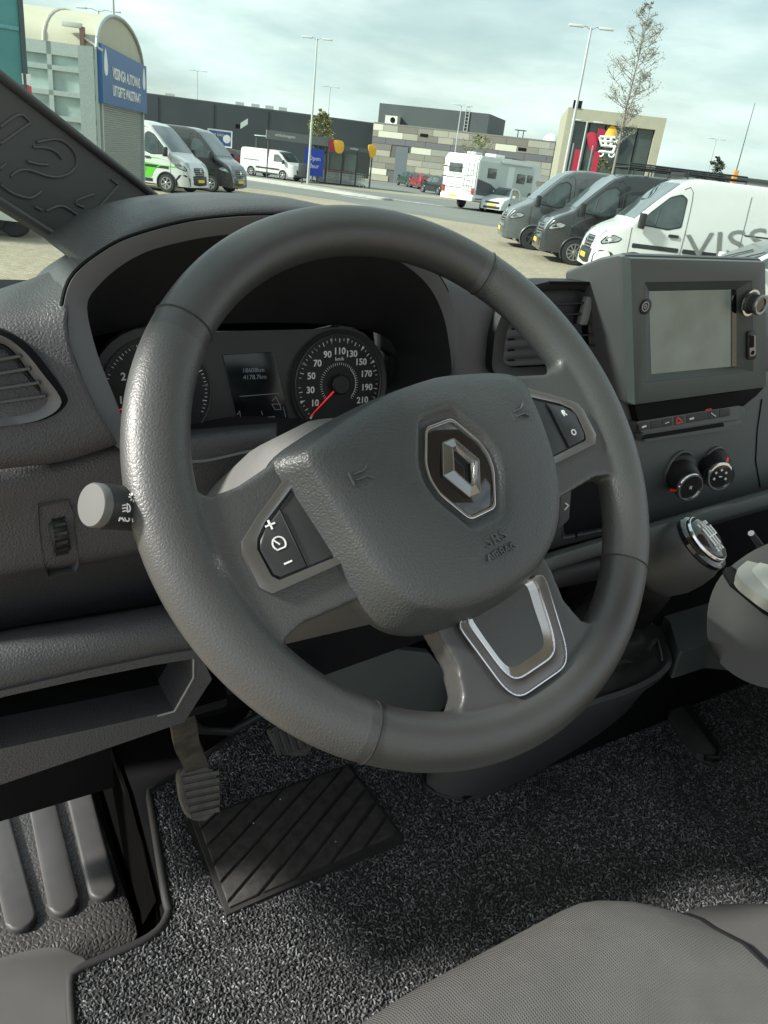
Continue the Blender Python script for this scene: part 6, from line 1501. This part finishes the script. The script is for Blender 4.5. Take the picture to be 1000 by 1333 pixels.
# trolleys nested in the shelter
m_wire = mat('trolley_wire', (.42, .44, .44), .35, metal=.8)
def trolley(q, first=None, row='front'):
    t = thing('shopping_trolley', 'wire shopping trolley nested in the %s row of the trolley shelter' % row, 'trolley', q, 'trolleys in the shelter')
    if first:
        for c in first.children:
            d = c.copy(); COL.objects.link(d); d.parent = t
        return t
    ln = []
    for z, k in ((.45, .8), (.62, .87), (.80, .94), (.98, 1)):
        ln.append([Vector((-.45*k, -.28*k, z)), Vector((.45*k, -.24*k, z)), Vector((.45*k, .24*k, z)), Vector((-.45*k, .28*k, z)), Vector((-.45*k, -.28*k, z))])
    for x in (-.4, -.2, 0, .2, .4):
        for y in (-.25, .25): ln.append([Vector((x*.8, y*.8, .45)), Vector((x, y, .98))])
    strokes('basket', [[q+u*p.x*.9+n*p.y+Vector((0, 0, p.z)) for p in l_] for l_ in ln], .03, n, m_wire, t, .012)
    strokes('frame', [[q+u*p.x+n*p.y+Vector((0, 0, p.z)) for p in l_] for l_ in ([Vector((-.45, -.25, .12)), Vector((.4, -.2, .12)), Vector((-.3, -.25, .45))], [Vector((-.45, .25, .12)), Vector((.4, .2, .12)), Vector((-.3, .25, .45))])], .04, n, m_wire, t, .015)
    tube('handle', [q-u*.52-n*.27+Vector((0, 0, 1.03)), q-u*.52+n*.27+Vector((0, 0, 1.03))], .03, m_sr, t, 6)
    for x in (-.42, .38):
        for y in (-.22, .22): lathe('castor', [(.06, -.015), (.06, .015), (.01, .015)], q+u*x+n*y+Vector((0, 0, .06)), n, m_tyre, t, 10)
    return t
t0 = None
for r_i, d in enumerate((.6, 1.3, 2.0)):
    for k in range(10):
        q = a+u*(L_*.57+k*.36)-n*d
        tr_ = trolley(q, t0, ('front', 'middle', 'rear')[r_i]); t0 = t0 or tr_
bx_ = LD(lat(394, 222, 60), 60, 0); pb2 = thing('litter_bin', 'dark litter bin at the foot of the lamp post', 'bin', bx_); obox('bin_body', bx_+Vector((0, 0, .9)), u0*.28, v0*.28, Vector((0, 0, .45)), m_post, pb2, .04); tube('bin_post', [bx_, bx_+Vector((0, 0, .5))], .06, m_post, pb2, 8)

# lamp posts
m_pole = mat('galvanised_pole', (.50, .52, .51), .45, metal=.4, var=.06, vs=3)
def lamp(px, dep, h, arms, label, pxd=0, thin=1.0):
    q = LD((px-546)/1097*dep, dep, 0)
    t = thing('lamp_post', label, 'lamp post', q)
    tube('pole', [q, q+Vector((0, 0, h*.25)), q+Vector((0, 0, h))], [.11*thin, .09*thin, .055*thin], m_pole, t, 8)
    for s in arms:
        e_ = q+u0*s+Vector((0, 0, h+.12*abs(s)*.3)); tube('arm', [q+Vector((0, 0, h-.1)), q+u0*s*.5+Vector((0, 0, h+.05)), e_], .03, m_pole, t, 6)
        obox('lamp_head', e_+u0*(.25 if s > 0 else -.25), u0*.36, v0*.12, Vector((0, 0, .05)), mat('lamp_head', (.62, .64, .63), .4), t, .02)
    return t
def by_top(px, py, dep):                       # a pole whose head shows at this pixel, at this distance
    r = ray(px, py); r = r*(dep/(r.dot(_h))); lat = r.dot(_r); return 546+lat*1097/dep, r.z+EYE
for (px, py), dep, arms, label in (((770, 36), 45, (-.5, .5), 'tall lamp post with twin heads beside the shop portal'), ((413, 50), 61, (-.45, .45), 'twin-head lamp post at the trolley shelter'),
        ((257, 92), 100, (-.5, .5), 'twin-head lamp post between the dark van and billboard'), ((430, 113), 104, (-.5, .5), 'twin-head lamp post behind the round yellow-green tree'), ((601, 137), 86, (-.3, .5), 'slim lamp post before the patchwork building'),
        ((128, 13), 60, (-.9, .9), 'twin-head lamp post above the kiosk roof'), ((146, -40), 40, (.5,), 'bare tall pole behind the kiosk roof'), ((765, 158), 68, (-.6, .6), 'T-shaped lamp post before the shop glazing'), ((933, 181), 95, (-.4, .4), 'small lamp post right of the shop beyond the roof rack')):
    x_, h_ = by_top(px, py, dep); lamp(x_, dep, h_, arms, label, thin=.8 if dep > 80 else 1)
x_, h_ = by_top(983, 134, 30); q = LD((x_-546)/1097*30, 30, 0); mt = thing('radio_mast', 'thin whip aerial mast with orange base behind the white van', 'mast', q)
tube('pole', [q, q+Vector((0, 0, h_*.55))], [.05, .04], m_pole, mt, 6); tube('whip', [q+Vector((0, 0, h_*.55)), q+Vector((0, 0, h_))], [.022, .010], m_post, mt, 5); obox('aerial_base', q+Vector((0, 0, h_*.56)), u0*.08, v0*.08, Vector((0, 0, .22)), mat('orange_base', (.6, .28, .08), .5), mt, .02)

# trees: trunk, limbs and a cloud of small leaf faces
def tree(name, label, q, h, crown, nleaf, leafm, dens, trunk_r, leaf=.10, base=.3, seed=1, lean=(0, 0)):
    r = random.Random(seed); t = thing(name, label, 'tree', q)
    mb = mat('bark', (.22, .20, .17), .9, grain=30, gs=.5, gtype='n', vs=6)
    pts = [q+Vector((lean[0]*k*k+r.uniform(-.06, .06), lean[1]*k*k+r.uniform(-.06, .06), h*k)) for k in (0, .2, .4, .6, .8, 1.0)]
    tube('trunk', pts, [trunk_r*(1-.88*k) for k in (0, .2, .4, .6, .8, 1)], mb, t, 8)
    lv = []; lf = []; bv = []; ends = []
    vs2 = []; fs2 = []
    def limb(a, b, ra, rb):
        d = (b-a).normalized(); s = d.cross(Vector((.3, .2, 1))).normalized(); w2 = d.cross(s); i = len(vs2)
        for p, rr_ in ((a, ra), (b, rb)):
            for k in range(4): vs2.append(p+(s*math.cos(k*math.pi/2)+w2*math.sin(k*math.pi/2))*rr_)
        for k in range(4): fs2.append((i+k, i+(k+1) % 4, i+4+(k+1) % 4, i+4+k))
    for k in range(dens):
        f = base+(1-base)*((k+r.random())/dens); ax_ = q+Vector((lean[0]*f*f, lean[1]*f*f, h*f)); g = (f-base)/(1-base)
        R0 = crown*interp([(0, .35), (.2, .9), (.4, 1), (.7, .75), (1, .12)], g)*r.uniform(.65, 1.08); an = r.uniform(0, 6.283)
        tip = ax_+Vector((math.cos(an)*R0, math.sin(an)*R0, R0*r.uniform(.4, .9))); md = ax_.lerp(tip, .55)+Vector((0, 0, -.05*R0))
        limb(ax_, md, trunk_r*.22*(1-g*.6), trunk_r*.13); limb(md, tip, trunk_r*.13, .008); ends += [(md.lerp(tip, s_), R0) for s_ in (0, .25, .5, .75, 1, 1.05)]
        for _ in range(6):
            e0 = md.lerp(tip, r.uniform(.1, .9)); e1 = e0+Vector((r.uniform(-1, 1), r.uniform(-1, 1), r.uniform(.0, 1)))*R0*.35; limb(e0, e1, .015, .006); ends += [(e1, R0), (e0.lerp(e1, .6), R0)]
    mesh('limbs', vs2, fs2, mb, t, False)
    for _ in range(nleaf):
        c, R0 = ends[r.randrange(len(ends))]; c = c+Vector((r.gauss(0, 1), r.gauss(0, 1), r.gauss(0, 1)))*R0*.11
        d = Vector((r.gauss(0, 1), r.gauss(0, 1), r.gauss(0, .6))).normalized(); s = d.cross(Vector((r.gauss(0, 1), r.gauss(0, 1), r.gauss(0, 1)))).normalized(); l_ = leaf*r.uniform(.6, 1.3); i = len(lv)
        lv += [c-d*l_*.5, c+s*l_*.32, c+d*l_*.5, c-s*l_*.32]; lf.append((i, i+1, i+2, i+3))
    cw = mesh('crown', lv, lf, leafm, t, False); return t
def leafmat(name, c):
    m = mat(name, c, .6, var=.35, vs=2.5); return m
x_, h_ = by_top(846, 4, 38)
q = LD((x_-546)/1097*38, 38, 0)
tree('slender_tree', 'tall slender tree with sparse grey-green leaves beside the shop portal', q, h_, 1.2, 3400, leafmat('sparse_leaf', (.24, .24, .18)), 84, .085, .06, .40, 5)
x_, h_ = by_top(420, 136, 66)
tree('round_tree', 'small bushy tree with yellow-green leaves over the trolley shelter', LD((x_-546)/1097*66, 66, 0), h_*.93, .95, 3400, leafmat('yellow_leaf', (.22, .22, .07)), 42, .10, .15, .35, 9)
x_, h_ = by_top(624, 176, 80)
tree('young_tree', 'young sparse tree before the patchwork building', LD((x_-546)/1097*80, 80, 0), h_, 1.5, 1100, leafmat('young_leaf', (.17, .19, .06)), 30, .08, .16, .3, 13)
x_, h_ = by_top(935, 205, 70)
tree('dark_shrub_tree', 'dark small tree right of the low shop wing', LD((x_-546)/1097*70, 70, 0), h_, 1.1, 1200, leafmat('dark_leaf', (.03, .045, .025)), 26, .09, .2, .35, 17)
x_, h_ = by_top(800, 207, 60)
tree('hedge_tree', 'yellowish shrub under the cart sign', LD(lat(785, 210, 67), 67, 0), 4.3, 1.0, 1300, leafmat('olive_leaf', (.12, .13, .03)), 26, .07, .16, .3, 19)

# trailer left of the pillar
tq = G(10, 312)
tr = thing('flat_trailer', 'low galvanised trailer with white lamp board left of the pillar', 'trailer', tq)
obox('deck', tq-u0*1.0+v0*1.0+Vector((0, 0, .55)), u0*1.3, v0*.8, Vector((0, 0, .05)), m_post, tr); obox('lamp_board', tq-u0*.55+Vector((0, 0, .42)), u0*.95, v0*.03, Vector((0, 0, .09)), m_mh2, tr, .01)
for k in (-1.6, -1.0, -.4, .2): tube('frame_bar', [tq+u0*k+v0*.3+Vector((0, 0, .55)), tq+u0*(k+.35)+v0*.3+Vector((0, 0, 1.0))], .05, m_pole, tr, 6)
tube('frame_rail', [tq-u0*2.2+v0*.3+Vector((0, 0, .95)), tq+u0*.3+v0*.3+Vector((0, 0, .7))], .05, m_vblack, tr, 6)
for k in (-1.5, -.1): lathe('wheel', [(.05, -.09), (.27, -.09), (.30, -.05), (.30, .05), (.27, .09), (.16, .09), (.05, .06)], tq+u0*k+v0*.5+Vector((0, 0, .30)), -v0, m_tyre, tr, 22)

for v_, loc_, f_ in PLACED: v_.settle(loc_, f_)

# ------------------------------------------------------------------ lift everything so that the ground lies at z = 0
for o in list(sc.objects):
    if o.parent is None and o is not cam and o is not sun:
        o.location.z += EYE
bpy.context.view_layer.update()
